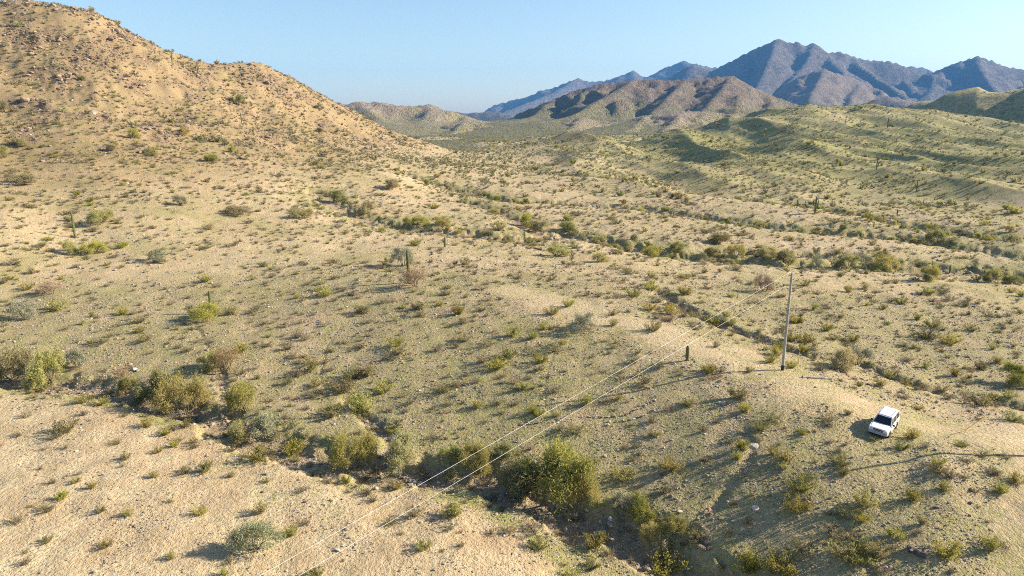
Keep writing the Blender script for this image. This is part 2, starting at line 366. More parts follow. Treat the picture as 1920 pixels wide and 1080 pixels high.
def ground_material():
    k = NT_('desert_ground')
    at = k.node('ShaderNodeAttribute', attribute_name='mask'); sep = k.node('ShaderNodeSeparateColor'); k.l.new(at.outputs['Color'], sep.inputs[0])
    green, sand, rock = sep.outputs[0], sep.outputs[1], sep.outputs[2]
    big = k.noise(0.035, 4, 0.6); mid = k.noise(0.33, 4, 0.6); fine = k.noise(2.6, 4, 0.65); vfine = k.noise(13, 2, 0.6)
    soil = k.ramp(mid, [(0.30, (0.41, 0.30, 0.16)), (0.5, (0.51, 0.39, 0.225)), (0.72, (0.62, 0.50, 0.31))])
    soil = k.mix(k.mr(big, 0.46, 0.7, 0, 0.35), soil, (0.50, 0.315, 0.165))
    soil = k.mix(k.mr(fine, 0.35, 0.7, 0.0, 0.42), soil, (0.30, 0.225, 0.13))
    soil = k.mix(k.math('MULTIPLY', sand, 0.75), soil, (0.60, 0.475, 0.30))
    bk = k.node('ShaderNodeAttribute', attribute_name='bank').outputs['Fac']; soil = k.mix(k.math('MULTIPLY', bk, 0.8), soil, k.mix(k.mr(fine, 0.4, 0.6), (0.36, 0.23, 0.14), (0.52, 0.385, 0.25)))
    # low green annuals
    g1 = k.math('ADD', k.mr(fine, 0.36, 0.66, -0.32, 0.42), k.mr(mid, 0.34, 0.66, -0.3, 0.32))
    gf = k.math('MULTIPLY', k.mr(k.math('ADD', green, g1), 0.25, 0.95), 0.80)
    gcol = k.ramp(vfine, [(0.3, (0.15, 0.15, 0.035)), (0.65, (0.29, 0.28, 0.075))])
    col = k.mix(gf, soil, gcol)
    hg = k.node('ShaderNodeAttribute', attribute_name='spring').outputs['Fac']; lush = k.math('MULTIPLY', hg, k.mr(k.math('ADD', k.noise(0.05, 4, 0.6), k.mr(mid, 0.3, 0.7, -0.2, 0.2)), 0.36, 0.60, 0.0, 0.80))
    col = k.mix(lush, col, (0.21, 0.225, 0.05))
    # desert pavement: stones of many tints
    vo = k.node('ShaderNodeTexVoronoi', Scale=5.5); k.l.new(k.pos(), vo.inputs['Vector'])
    sv = k.node('ShaderNodeSeparateColor'); k.l.new(vo.outputs['Color'], sv.inputs[0])
    stone = k.ramp(sv.outputs[0], [(0.0, (0.12, 0.085, 0.055)), (0.35, (0.31, 0.225, 0.14)), (0.7, (0.50, 0.38, 0.24)), (1.0, (0.66, 0.56, 0.43))])
    sm = k.math('MULTIPLY', k.mr(sv.outputs[1], 0.42, 0.47), k.mr(vo.outputs['Distance'], 0.50, 0.38))
    sm = k.math('MULTIPLY', sm, k.mr(k.math('ADD', rock, k.mr(mid, 0.35, 0.65, -0.1, 0.35)), 0.0, 0.9, 0.15, 0.75))
    col = k.mix(sm, col, stone)
    # scrub too far off to build singly
    sp = k.noise(0.16, 4, 0.7); ff = k.math('MULTIPLY', at.outputs['Alpha'], k.mr(sp, 0.50, 0.62, 0, 0.8)); col = k.mix(ff, col, (0.10, 0.10, 0.035))
    # rock: reddish brown, varnished
    rc = k.ramp(fine, [(0.3, (0.14, 0.10, 0.07)), (0.5, (0.31, 0.23, 0.15)), (0.7, (0.45, 0.345, 0.235))])
    rf = k.mr(k.math('ADD', rock, k.mr(fine, 0.3, 0.7, -0.4, 0.4)), 0.55, 0.95, 0, 0.85)
    col = k.mix(rf, col, rc)
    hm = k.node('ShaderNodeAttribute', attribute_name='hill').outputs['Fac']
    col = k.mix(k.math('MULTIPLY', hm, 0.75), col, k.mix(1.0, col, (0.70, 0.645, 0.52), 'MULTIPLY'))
    k.color(col)
    h = k.math('ADD', k.math('MULTIPLY', sm, 0.6), k.math('MULTIPLY', fine, 1.3))
    b1 = k.bump(h, 0.8, 0.24); k.bump(vfine, 0.5, 0.07, b1)
    return k.m
M_GROUND = ground_material()

def mountain_material(name, rock_a, rock_b, green, gmix, sc_=1.0):
    k = NT_(name)
    n1 = k.noise(0.012 * sc_, 5, 0.65); n2 = k.noise(0.06 * sc_, 5, 0.7); n3 = k.noise(0.28 * sc_, 3, 0.7)
    rock = k.mix(k.mr(n2, 0.33, 0.67), rock_a, rock_b)
    rock = k.mix(k.mr(n3, 0.5, 0.66, 0, 0.65), rock, tuple(c * 0.42 for c in rock_a))
    at = k.node('ShaderNodeAttribute', attribute_name='low')
    f = k.math('MULTIPLY', k.mr(k.math('ADD', at.outputs['Fac'], k.mr(n1, 0.3, 0.7, -0.5, 0.5)), 0.2, 0.8), gmix)
    veg = k.mix(k.mr(n3, 0.50, 0.62), green, tuple(c * 0.28 for c in green))
    k.color(k.mix(f, rock, veg)); k.bump(k.math('ADD', n2, k.math('MULTIPLY', n3, 0.6)), 1.0, 14 / sc_)
    return k.m

# ------------------------------------------------------------------ build ground object
def build_ground():
    ii, jj = np.meshgrid(np.arange(NR - 1), np.arange(NT), indexing='ij'); j2 = (jj + 1) % NT
    F = np.stack([ii * NT + jj, (ii + 1) * NT + jj, (ii + 1) * NT + j2, ii * NT + j2], -1).reshape(-1, 4)[:, ::-1]
    V = np.stack([gx, gy, gz], -1).reshape(-1, 3); V = np.concatenate([V, [[0, 0, gz[0].mean()]]])
    a = np.arange(NT); fan = np.stack([np.full(NT, len(V) - 1), (a + 1) % NT, a], -1)
    me = mesh_np('ground', V, [F, fan], True)
    px, py, tt = to_px(np.stack([gx, gy, gz], -1))
    # greenness: low annuals on the shaded slope, along washes, on the right hand hills; little on the near flat and the sunny hill
    g = 0.30 + 0.36 * fbm(gx / 30, gy / 30, 3, 81) + 0.34 * fbm(gx / 7, gy / 7, 3, 83)
    slopeL = sstep(-1, 4, far_side(gx, gy)) * sstep(0.6, -0.8, gz) * sstep(150, 110, gy)
    g += 0.44 * slopeL + 0.42 * veg_m + 0.10
    g += 0.5 * sstep(250, 600, rad) * sstep(-20, 160, gx) + 0.15 * sstep(60, 160, gx)
    g -= 0.42 * sstep(1, -3, far_side(gx, gy))
    g -= 0.04 * sstep(4, 25, gz) * sstep(-20, -80, gx)
    g -= 0.22 * road_m + 0.45 * wash_m
    rockm = 0.2 + 0.22 * slopeL + 0.25 * sstep(-1, 4, far_side(gx, gy)) + 0.65 * crag + 0.25 * steep + 0.35 * wash_m - 0.2 * road_m
    sand = np.clip(0.5 * road_m * (0.75 + 0.9 * fbm(gx / 2.5, gy / 2.5, 3, 87)), 0, 1)
    col = np.stack([np.clip(g, 0, 1), sand, np.clip(rockm, 0, 1), sstep(700, 1300, rad)], -1).reshape(-1, 4)
    col = np.concatenate([col, [[0.3, 0, 0.2, 0]]]).astype(np.float32)
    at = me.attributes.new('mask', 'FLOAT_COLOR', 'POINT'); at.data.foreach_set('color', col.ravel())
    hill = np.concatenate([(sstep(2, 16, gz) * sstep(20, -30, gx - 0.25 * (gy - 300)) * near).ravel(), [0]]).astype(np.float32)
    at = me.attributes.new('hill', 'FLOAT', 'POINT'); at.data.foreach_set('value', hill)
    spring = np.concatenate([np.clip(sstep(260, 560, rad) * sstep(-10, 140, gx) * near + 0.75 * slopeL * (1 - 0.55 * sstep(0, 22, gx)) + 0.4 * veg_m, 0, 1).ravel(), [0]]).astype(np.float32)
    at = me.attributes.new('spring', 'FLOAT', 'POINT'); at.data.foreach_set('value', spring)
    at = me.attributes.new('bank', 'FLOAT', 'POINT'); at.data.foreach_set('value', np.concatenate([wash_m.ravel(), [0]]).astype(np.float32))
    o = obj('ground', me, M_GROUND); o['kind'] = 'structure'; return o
ground = build_ground()

# ------------------------------------------------------------------ hills and mountains beyond
def mountain(name, ridges, res, slope, mat, seed, warp=60, spur=0.35, wl=220, rough=10, zmin=-15, low_h=120, foot=25.0, reach=1.05, fan=1.0):
    """ridges: lists of (u, v, Y) crest points; the flanks fall from every ridge with gullies cut into them"""
    Rw = [np.array([at_y(u, v, Y) for u, v, Y in r]) for r in ridges]
    # densify ridges
    Rd = []
    for r in Rw:
        s = np.concatenate([[0], np.cumsum(np.hypot(*np.diff(r[:, :2], axis=0).T))]); n = max(int(s[-1] / (res * 2.5)), 2)
        q = np.linspace(0, s[-1], n); Rd.append(np.stack([np.interp(q, s, r[:, k]) for k in range(3)], 1))
    A = np.concatenate(Rd); ext = (A[:, 2].max() - zmin) / slope * reach
    x0, x1 = A[:, 0].min() - ext, A[:, 0].max() + ext; y0, y1 = A[:, 1].min() - ext, A[:, 1].max() + ext * 0.6
    nx, ny = int((x1 - x0) / res), int((y1 - y0) / (res * 1.25))
    X, Y = np.meshgrid(np.linspace(x0, x1, nx), np.linspace(y0, y1, ny))
    wx = fbm(X / wl, Y / wl, 4, seed) * warp; wy = fbm(X / wl, Y / wl, 4, seed + 7) * warp
    Z = np.full(X.shape, -1e9); D = np.full(X.shape, 1e9)
    for p in A:
        d0 = np.hypot(X - p[0], Y - p[1]); k = sstep(0, warp * 2.5, d0)
        d = np.hypot(X + wx * k - p[0], Y + wy * k - p[1])
        Z = np.maximum(Z, p[2] - slope * d * (1 + 0.0)); D = np.minimum(D, d0)
    k = sstep(0, wl * 0.9, D)
    g = ridged(X / wl + 0.3 * fbm(X / wl, Y / wl, 2, seed + 3), Y / wl, 4, seed + 11, 0.55)
    Z = Z + k * spur * wl * 0.5 * (g - 0.2) * sstep(zmin - 5, zmin + 45, Z)
    Z = Z + rough * fbm(X / (rough * 6), Y / (rough * 6), 4, seed + 19, 0.6) * (0.2 + 0.8 * sstep(0, rough * 4, D))
    # flatten the foot into the fan
    zz = Z - zmin; Z = np.where(zz < foot, zmin + foot * np.exp(np.clip((zz / foot - 1) * fan, -8, 0)), Z)
    edge = np.minimum.reduce([X - x0, x1 - X, Y - y0, y1 - Y]); Z = zmin - 6 + (Z - zmin + 6) * sstep(res * 2, np.minimum(420.0, ext * 0.45), edge)
    keep = Z > zmin - 3
    idx = np.arange(nx * ny).reshape(ny, nx); kq = keep[:-1, :-1] | keep[1:, :-1] | keep[:-1, 1:] | keep[1:, 1:]
    F = np.stack([idx[:-1, :-1], idx[:-1, 1:], idx[1:, 1:], idx[1:, :-1]], -1)[kq]
    V = np.stack([X, Y, Z], -1).reshape(-1, 3); used = np.unique(F); rm = np.full(nx * ny, -1); rm[used] = np.arange(len(used))
    me = mesh_np(name, V[used], rm[F], True)
    low = np.clip(1 - (V[used, 2] - zmin) / low_h, 0, 1).astype(np.float32)
    at = me.attributes.new('low', 'FLOAT', 'POINT'); at.data.foreach_set('value', low)
    o = obj(name, me, mat); o['kind'] = 'structure'; return o
def rl(pts, Y, dY=0):
    n = max(len(pts) - 1, 1); return [(u, v, Y + dY * i / n) for i, (u, v) in enumerate(pts)]
MM = mountain_material('mid_mountain', (0.15, 0.11, 0.082), (0.31, 0.24, 0.17), (0.23, 0.215, 0.09), 0.85)
MF = mountain_material('far_mountain', (0.085, 0.075, 0.068), (0.225, 0.185, 0.15), (0.11, 0.12, 0.06), 0.45, 0.6)
ML = mountain_material('low_hill', (0.27, 0.205, 0.15), (0.44, 0.345, 0.24), (0.32, 0.29, 0.13), 0.75)
# centre mountain
mountain('mountain', [
    rl([(925, 240), (960, 222), (1000, 202), (1045, 180), (1090, 163), (1130, 153), (1190, 147), (1240, 146), (1290, 146), (1340, 140), (1372, 140), (1400, 155), (1440, 174), (1480, 188), (1530, 204), (1590, 220)], 2000, 0),
    [(1190, 147, 2000), (1165, 162, 1920), (1125, 185, 1800), (1085, 208, 1660), (1040, 230, 1500), (1000, 248, 1380)],
    [(1372, 140, 2000), (1366, 150, 1930), (1345, 176, 1800), (1320, 205, 1650), (1300, 228, 1500), (1285, 246, 1380)],
    [(1290, 146, 2000), (1265, 168, 1880), (1240, 195, 1740), (1215, 222, 1560), (1190, 246, 1390)],
    [(1045, 180, 2000), (1000, 215, 1860), (960, 240, 1700), (930, 256, 1500)],
    [(1440, 174, 2000), (1445, 195, 1850), (1430, 222, 1680)]],
    8.5, 0.70, MM, 101, warp=30, spur=0.36, wl=130, rough=9, zmin=0, low_h=120, foot=30, reach=4.0, fan=0.3)
mountain('hill', [rl([(560, 205), (610, 197), (645, 195), (675, 188), (705, 190), (740, 194), (775, 197), (805, 194), (835, 205), (870, 214), (905, 226), (950, 238)], 1750, 100),
    [(675, 188, 1770), (690, 205, 1680), (720, 228, 1540), (750, 248, 1400)], [(805, 194, 1820), (800, 212, 1720), (790, 235, 1560), (800, 254, 1380)], [(870, 214, 1830), (875, 235, 1620), (865, 255, 1400)]],
    8.5, 0.52, ML, 131, warp=30, spur=0.36, wl=110, rough=6, zmin=0, low_h=80, foot=22, reach=4.0, fan=0.3)
mountain('hill', [rl([(740, 262), (790, 246), (830, 234), (870, 228), (905, 231), (945, 242), (985, 254)], 1350), rl([(940, 258), (985, 240), (1035, 226), (1090, 219), (1140, 226), (1210, 216), (1280, 206), (1350, 210)], 1450),
    [(1090, 219, 1450), (1080, 233, 1310), (1050, 252, 1150)], [(1210, 216, 1450), (1195, 234, 1300), (1160, 254, 1140)], [(870, 228, 1350), (850, 248, 1180)], [(985, 240, 1450), (965, 257, 1200)], [(1280, 206, 1450), (1265, 228, 1300), (1240, 248, 1150)]], 6, 0.45, ML, 331, warp=22, spur=0.30, wl=75, rough=4, zmin=-3, low_h=70, foot=6, reach=2.0, fan=0.35)
mountain('hill', [rl([(835, 207), (862, 207), (885, 212), (905, 206), (930, 207), (955, 213)], 4200)], 20, 0.55, MF, 151, warp=40, spur=0.25, wl=200, rough=9, zmin=0, low_h=60)
# main massif
mountain('mountain', [
    rl([(1230, 168), (1255, 145), (1280, 128), (1300, 119), (1318, 124), (1340, 128), (1365, 114), (1390, 101), (1415, 90), (1437, 81), (1458, 71), (1478, 76), (1490, 73), (1505, 84), (1524, 79), (1545, 95), (1570, 94), (1600, 104), (1635, 111), (1670, 112), (1700, 124), (1740, 140), (1780, 160)], 5200),
    [(1458, 71, 5200), (1452, 90, 5000), (1440, 115, 4750), (1425, 150, 4500), (1410, 185, 4200)],
    [(1524, 79, 5200), (1520, 100, 5000), (1500, 130, 4750), (1470, 165, 4400), (1450, 195, 4100)],
    [(1390, 101, 5200), (1395, 115, 5050), (1385, 140, 4800), (1370, 165, 4550)],
    [(1600, 104, 5200), (1610, 120, 5000), (1640, 140, 4750), (1680, 165, 4400), (1720, 190, 4100)],
    [(1545, 95, 5200), (1560, 112, 4950), (1580, 130, 4700), (1600, 150, 4400), (1620, 180, 4100)]],
    20, 0.92, MF, 171, warp=120, spur=0.44, wl=420, rough=32, zmin=0, low_h=250)
mountain('mountain', [rl([(1455, 172), (1490, 148), (1520, 132), (1545, 128), (1580, 138), (1615, 150), (1650, 172), (1700, 195)], 4000),
    [(1545, 128, 4000), (1535, 150, 3800), (1520, 180, 3550), (1515, 205, 3400)], [(1615, 150, 4000), (1600, 175, 3750), (1590, 200, 3500)]],
    15, 0.84, MM, 201, warp=60, spur=0.40, wl=260, rough=18, zmin=0, low_h=160)
mountain('hill', [rl([(1600, 200), (1640, 185), (1670, 178), (1710, 186), (1760, 205)], 3200)], 16, 0.5, MM, 221, warp=40, spur=0.2, wl=200, rough=7, zmin=-10, low_h=120)
mountain('mountain', [rl([(1640, 175), (1690, 150), (1730, 135), (1765, 128), (1800, 113), (1833, 104), (1860, 111), (1890, 124), (1920, 128), (1980, 140)], 5200),
    [(1833, 104, 5200), (1838, 125, 4950), (1855, 150, 4650), (1880, 180, 4300)], [(1765, 128, 5200), (1760, 150, 4950), (1740, 175, 4650)]],
    20, 0.82, MF, 241, warp=80, spur=0.40, wl=360, rough=26, zmin=0, low_h=220)
mountain('mountain', [rl([(1660, 140), (1690, 128), (1715, 121), (1745, 131), (1770, 142)], 7000)], 26, 0.6, MF, 261, warp=60, spur=0.2, wl=300, rough=12, zmin=-10, low_h=150)
# far blue range
mountain('mountain', [rl([(860, 232), (900, 210), (930, 193), (960, 184), (985, 180), (1015, 168), (1045, 158), (1065, 150), (1083, 143), (1105, 151), (1130, 148), (1160, 141), (1175, 136), (1188, 130), (1205, 141), (1230, 138), (1255, 121), (1270, 116), (1283, 110), (1296, 117), (1330, 122), (1380, 130)], 7600),
    [(1083, 143, 7596), (1060, 160, 7258), (1020, 178, 6836), (960, 203, 6414), (925, 212, 6161)], [(1188, 130, 7596), (1190, 145, 7258)]],
    30, 0.82, MF, 281, warp=110, spur=0.36, wl=480, rough=34, zmin=0, low_h=200)
print('mountains', round(time.time() - T0, 1))

# ------------------------------------------------------------------ plant, rock and cactus meshes (built once, shared)
def leaf_material(name, c, trans=0.35, var=0.35):
    k = NT_(name); oi = k.node('ShaderNodeObjectInfo'); hsv = k.node('ShaderNodeHueSaturation')
    n = k.noise(3.0, 2); base = k.mix(k.mr(n, 0.3, 0.7), tuple(x * 0.72 for x in c), tuple(min(1, x * 1.25) for x in c))
    k.l.new(base, hsv.inputs['Color'])
    k.l.new(k.mr(oi.outputs['Random'], 0, 1, 1 - var, 1 + var), hsv.inputs['Value'])
    m7 = k.math('FRACT', k.math('MULTIPLY', oi.outputs['Random'], 7.31))
    k.l.new(k.mr(m7, 0, 1, 0.475, 0.515), hsv.inputs['Hue'])
    k.l.new(k.mr(k.math('FRACT', k.math('MULTIPLY', oi.outputs['Random'], 3.7)), 0, 1, 0.75, 1.1), hsv.inputs['Saturation'])
    k.color(hsv.outputs[0])
    tr = k.node('ShaderNodeBsdfTranslucent'); k.l.new(hsv.outputs[0], tr.inputs['Color']); mx = k.node('ShaderNodeMixShader')
    mx.inputs[0].default_value = trans; k.l.new(k.b.outputs[0], mx.inputs[1]); k.l.new(tr.outputs[0], mx.inputs[2]); k.l.new(mx.outputs[0], k.out.inputs['Surface'])
    return k.m
def rock_material(name, a, b, c):
    k = NT_(name); oi = k.node('ShaderNodeObjectInfo'); n = k.noise(2.2, 5, 0.65); n2 = k.noise(9, 3)
    col = k.ramp(oi.outputs['Random'], [(0.0, a), (0.45, b), (0.85, b), (1.0, c)])
    col = k.mix(k.mr(n, 0.35, 0.65, 0, 0.5), col, tuple(x * 0.55 for x in b)); k.color(col)
    k.bump(k.math('ADD', n, n2), 0.6, 0.1); return k.m
L_PV = leaf_material('palo_verde_leaf', (0.42, 0.375, 0.12), 0.42, 0.2)
L_DK = leaf_material('ironwood_leaf', (0.31, 0.30, 0.085), 0.35, 0.22)
L_GR = leaf_material('grey_green_leaf', (0.31, 0.31, 0.18), 0.3, 0.2)
L_DRY = leaf_material('dry_twig', (0.36, 0.25, 0.14), 0.25, 0.2)
L_CR = leaf_material('creosote_leaf', (0.31, 0.285, 0.06), 0.4, 0.3)
L_BU = leaf_material('bursage_leaf', (0.26, 0.225, 0.11), 0.25, 0.35)
L_FAR = leaf_material('scrub_leaf', (0.26, 0.245, 0.10), 0.25, 0.35)
M_BARK = flat('bark', (0.17, 0.135, 0.075), 0.9); M_TWIG = flat('twig', (0.16, 0.115, 0.08), 0.9)
M_ROCK = rock_material('boulder_rock', (0.14, 0.098, 0.072), (0.32, 0.235, 0.165), (0.48, 0.38, 0.28))
M_STONE = rock_material('gravel_stone', (0.15, 0.12, 0.10), (0.38, 0.30, 0.215), (0.68, 0.60, 0.49))
M_PALE = rock_material('pale_rock', (0.50, 0.42, 0.33), (0.58, 0.49, 0.39), (0.72, 0.64, 0.54))

def tube(V, F, pts, r, k=4):
    """append a tapered tube; pts (n,3), r (n,)"""
    pts = np.asarray(pts, float); b = len(V); n = len(pts)
    for i in range(n):
        t = pts[min(i + 1, n - 1)] - pts[max(i - 1, 0)]; t = t / (np.linalg.norm(t) + 1e-9)
        a = np.cross(t, [0.31, 0.95, 0.05] if abs(t[1]) < 0.9 else [1, 0, 0]); a /= np.linalg.norm(a) + 1e-9; c = np.cross(t, a)
        for q in range(k):
            an = 2 * math.pi * q / k; V.append(pts[i] + r[i] * (math.cos(an) * a + math.sin(an) * c))
    for i in range(n - 1):
        for q in range(k): F.append((b + i * k + q, b + i * k + (q + 1) % k, b + (i + 1) * k + (q + 1) % k, b + (i + 1) * k + q))
    if k > 3:
        F.append(tuple(b + q for q in range(k))[::-1]); F.append(tuple(b + (n - 1) * k + q for q in range(k)))
    elif k == 3:
        pass
def pymesh(name, V, F, smooth=False):
    me = bpy.data.meshes.new(name); me.from_pydata([tuple(map(float, v)) for v in V], [], F); me.update()
    if smooth: me.polygons.foreach_set('use_smooth', np.ones(len(me.polygons), bool))
    return me
def slivers(P, D, L, W, g):
    """thin leaf blades: centres P, directions D, length L, width W -> quads"""
    n = len(P); D = D / (np.linalg.norm(D, axis=1, keepdims=True) + 1e-9)
    q = g.normal(size=(n, 3)); S = np.cross(D, q); S /= np.linalg.norm(S, axis=1, keepdims=True) + 1e-9
    L = np.broadcast_to(L, n)[:, None]; W = np.broadcast_to(W, n)[:, None]
    V = np.stack([P - D * L / 2 - S * W / 3, P - D * L / 2 + S * W / 3, P + D * L / 2 + S * W / 2, P + D * L / 2 - S * W / 2], 1).reshape(-1, 3)
    return V, np.arange(4 * n).reshape(-1, 4)

def tree_meshes(seed, nleaf=3600, spread=0.75, leaf=(0.07, 0.017), lean=0.0):
    """unit tree: height 1. returns trunk mesh data, crown mesh data"""
    g = np.random.default_rng(seed); V, F = [], []; tips = []
    def grow(p, d, L, r, depth):
        n = 4; pts = [p]; 
        for i in range(n):
            d = d + g.normal(size=3) * 0.16 + np.array([0, 0, 0.05 if depth < 2 else -0.03]); d /= np.linalg.norm(d); pts.append(pts[-1] + d * L / n)
        tube(V, F, pts, np.linspace(r, r * 0.55, n + 1), 5 if depth == 0 else 4 if depth == 1 else 3)
        if depth >= 3: tips.append((pts[-1], d)); tips.append((pts[2], d)); return
        for _ in range(3 if depth else int(g.integers(2, 4))):
            dd = d + g.normal(size=3) * 0.62; dd[2] = max(dd[2], -0.12); dd /= np.linalg.norm(dd)
            grow(pts[-1 if g.random() < 0.6 else -2], dd, L * g.uniform(0.68, 0.9), r * 0.55, depth + 1)
    for s in range(int(g.integers(3, 5))):
        an = g.random() * 6.28; d = np.array([math.cos(an) * spread + lean, math.sin(an) * spread, 0.75]); d /= np.linalg.norm(d)
        grow(np.array([math.cos(an) * 0.03, math.sin(an) * 0.03, -0.06]), d, 0.34, 0.028, 0)
    T = np.array([t[0] for t in tips]); Dn = np.array([t[1] for t in tips])
    k = g.integers(0, len(T), nleaf); off = g.normal(size=(nleaf, 3)) * np.array([0.11, 0.11, 0.10]) * np.where(g.random(nleaf) < 0.6, 0.5, 1.0)[:, None]
    P = T[k] + off; D = Dn[k] * 0.8 + g.normal(size=(nleaf, 3)) * 0.75 + np.array([0, 0, 0.25])
    P[:, 2] = np.maximum(P[:, 2], 0.02 + 0.1 * g.random(nleaf))
    top = np.percentile(P[:, 2], 99); sc_ = 1.0 / top
    Vl, Fl = slivers(P * sc_, D, g.uniform(0.6, 1.4, nleaf) * leaf[0], g.uniform(0.7, 1.3, nleaf) * leaf[1], g)
    return (np.array(V) * sc_, F), (Vl, Fl)
def width_of(V): return float(np.percentile(np.hypot(V[:, 0], V[:, 1]), 95) * 2)
class Kind: pass
def tree_kind(name, seeds, mat, bark, **kw):
    ks = []
    for s in seeds:
        (tv, tf), (lv, lf) = tree_meshes(s, **kw); k = Kind()
        k.trunk = pymesh(name + '_trunk', tv, tf); k.trunk.materials.append(bark)
        k.crown = mesh_np(name + '_crown', lv, lf); k.crown.materials.append(mat); k.w = width_of(lv); ks.append(k)
    return ks
TREES = {'pv': tree_kind('palo_verde', (1, 2, 3, 4, 5), L_PV, M_BARK, nleaf=9000),
         'dk': tree_kind('ironwood', (11, 12, 13), L_DK, M_BARK, nleaf=9000),
         'gr': tree_kind('grey_tree', (21, 22, 23), L_GR, M_BARK, nleaf=5000),
         'dry': tree_kind('dry_tree', (31, 32), L_DRY, M_TWIG, nleaf=3200, leaf=(0.10, 0.010))}

def bush_mesh(seed, nst, nleaf, spread, leaf, mat, smat, hi=0.35, name='bush'):
    g = np.random.default_rng(seed); V, F = [], []; P = []; D = []
    for s in range(nst):
        an = g.random() * 6.28; rr = spread * math.sqrt(g.random()); hz = g.uniform(0.65, 1.0) * (1 - 0.35 * (rr / spread) ** 2)
        p0 = np.array([math.cos(an), math.sin(an), 0]) * rr * 0.12 + np.array([0, 0, -0.08]); p2 = np.array([math.cos(an) * rr, math.sin(an) * rr, hz])
        p1 = (p0 + p2) / 2 + g.normal(size=3) * 0.05; tube(V, F, [p0, p1, p2], [0.014, 0.010, 0.004], 3)
        t = g.uniform(hi, 1.0, nleaf // nst)[:, None]; q = p0 * (1 - t) ** 2 + 2 * p1 * t * (1 - t) + p2 * t * t
        P.append(q + g.normal(size=q.shape) * np.array([0.075, 0.075, 0.05])); D.append((p2 - p0) + g.normal(size=q.shape) * 0.6)
    P = np.concatenate(P); D = np.concatenate(D); P[:, 2] = np.maximum(P[:, 2], 0.02)
    n = len(P); Vl, Fl = slivers(P, D, g.uniform(0.7, 1.4, n) * leaf[0], g.uniform(0.7, 1.3, n) * leaf[1], g)
    V = np.array(V); tri = [f for f in F if len(f) == 4]
    me = mesh_np(name, np.concatenate([V, Vl]), [np.array(tri), Fl + len(V)]); me.materials.append(smat); me.materials.append(mat)
    me.polygons.foreach_set('material_index', np.concatenate([np.zeros(len(tri), np.int32), np.ones(len(Fl), np.int32)])); return me
CREO = [bush_mesh(40 + i, 20, 960, 0.85, (0.085, 0.042), L_CR, M_TWIG, 0.2, 'creosote_bush') for i in range(5)]
BURS = [bush_mesh(60 + i, 20, 460, 1.05, (0.16, 0.034), L_BU, M_TWIG, 0.15, 'bursage_tuft') for i in range(5)]
DRYB = [bush_mesh(80 + i, 16, 260, 0.95, (0.17, 0.024), L_DRY, M_TWIG, 0.2, 'dry_shrub') for i in range(3)]
SCRUB = [bush_mesh(90 + i, 9, 120, 0.95, (0.24, 0.10), L_FAR, M_TWIG, 0.1, 'scrub') for i in range(4)]
FART = [bush_mesh(100 + i, 12, 420, 0.62, (0.17, 0.055), L_PV if i < 2 else L_DK, M_BARK, 0.25, 'far_tree') for i in range(4)]
def rock_mesh(seed, mat, sub=2, jag=0.32):
    bm = bmesh.new(); bmesh.ops.create_icosphere(bm, subdivisions=sub, radius=0.5); g = np.random.default_rng(seed)
    s = np.array([g.uniform(0.8, 1.25), g.uniform(0.8, 1.25), g.uniform(0.55, 0.85)]); pl = g.normal(size=(7, 3)); pl /= np.linalg.norm(pl, axis=1, keepdims=True)
    for v in bm.verts:
        c = np.array(v.co)
        for p in pl:
            e = c @ p - 0.5 * g.uniform(0.66, 0.72)
            if e > 0: c = c - p * e
        v.co = c * s * (1 + g.uniform(-0.06, 0.06))
    me = bpy.data.meshes.new('rock'); bm.to_mesh(me); bm.free(); me.materials.append(mat); return me
ROCKS = [rock_mesh(120 + i, M_ROCK) for i in range(6)]; PALE = [rock_mesh(140 + i, M_PALE) for i in range(4)]
PEBB = [rock_mesh(150 + i, M_STONE, 1) for i in range(5)]

k = NT_('saguaro_skin'); nz = k.noise(4, 3); k.color(k.mix(k.mr(nz, 0.3, 0.7), (0.105, 0.115, 0.045), (0.17, 0.18, 0.075))); k.b.inputs['Roughness'].default_value = 0.7; M_SAG = k.m
def ribbed(path, rad_, ribs=12, name='stem'):
    """ribbed cactus column along a path with a domed tip"""
    V, F = [], []; n = len(path); kk = ribs * 2; path = np.asarray(path, float)
    for i in range(n):
        t = path[min(i + 1, n - 1)] - path[max(i - 1, 0)]; t /= np.linalg.norm(t) + 1e-9
        a = np.cross(t, [0, 1, 0.02]); a /= np.linalg.norm(a); c = np.cross(t, a)
        for q in range(kk):
            r = rad_[i] * (1.0 if q % 2 else 0.84); an = 2 * math.pi * q / kk; V.append(path[i] + r * (math.cos(an) * a + math.sin(an) * c))
    for i in range(n - 1):
        for q in range(kk): F.append((i * kk + q, i * kk + (q + 1) % kk, (i + 1) * kk + (q + 1) % kk, (i + 1) * kk + q))
    V.append(path[-1] + (path[-1] - path[-2]) * 0.3); F += [((n - 1) * kk + q, (n - 1) * kk + (q + 1) % kk, len(V) - 1) for q in range(kk)]
    me = pymesh(name, V, F); me.materials.append(M_SAG); return me
def sag_stem(fat):
    z = np.array([-0.04, 0.0, 0.15, 0.4, 0.65, 0.85, 0.93, 0.97, 0.99]); r = np.array([0.75, 0.8, 0.9, 1.0, 1.0, 0.9, 0.72, 0.5, 0.28]) * fat
    return ribbed([(0.006 * math.sin(9 * q), 0.004 * math.cos(7 * q), q) for q in z], r)
SAG = {f: sag_stem(f) for f in (0.045, 0.06, 0.11)}
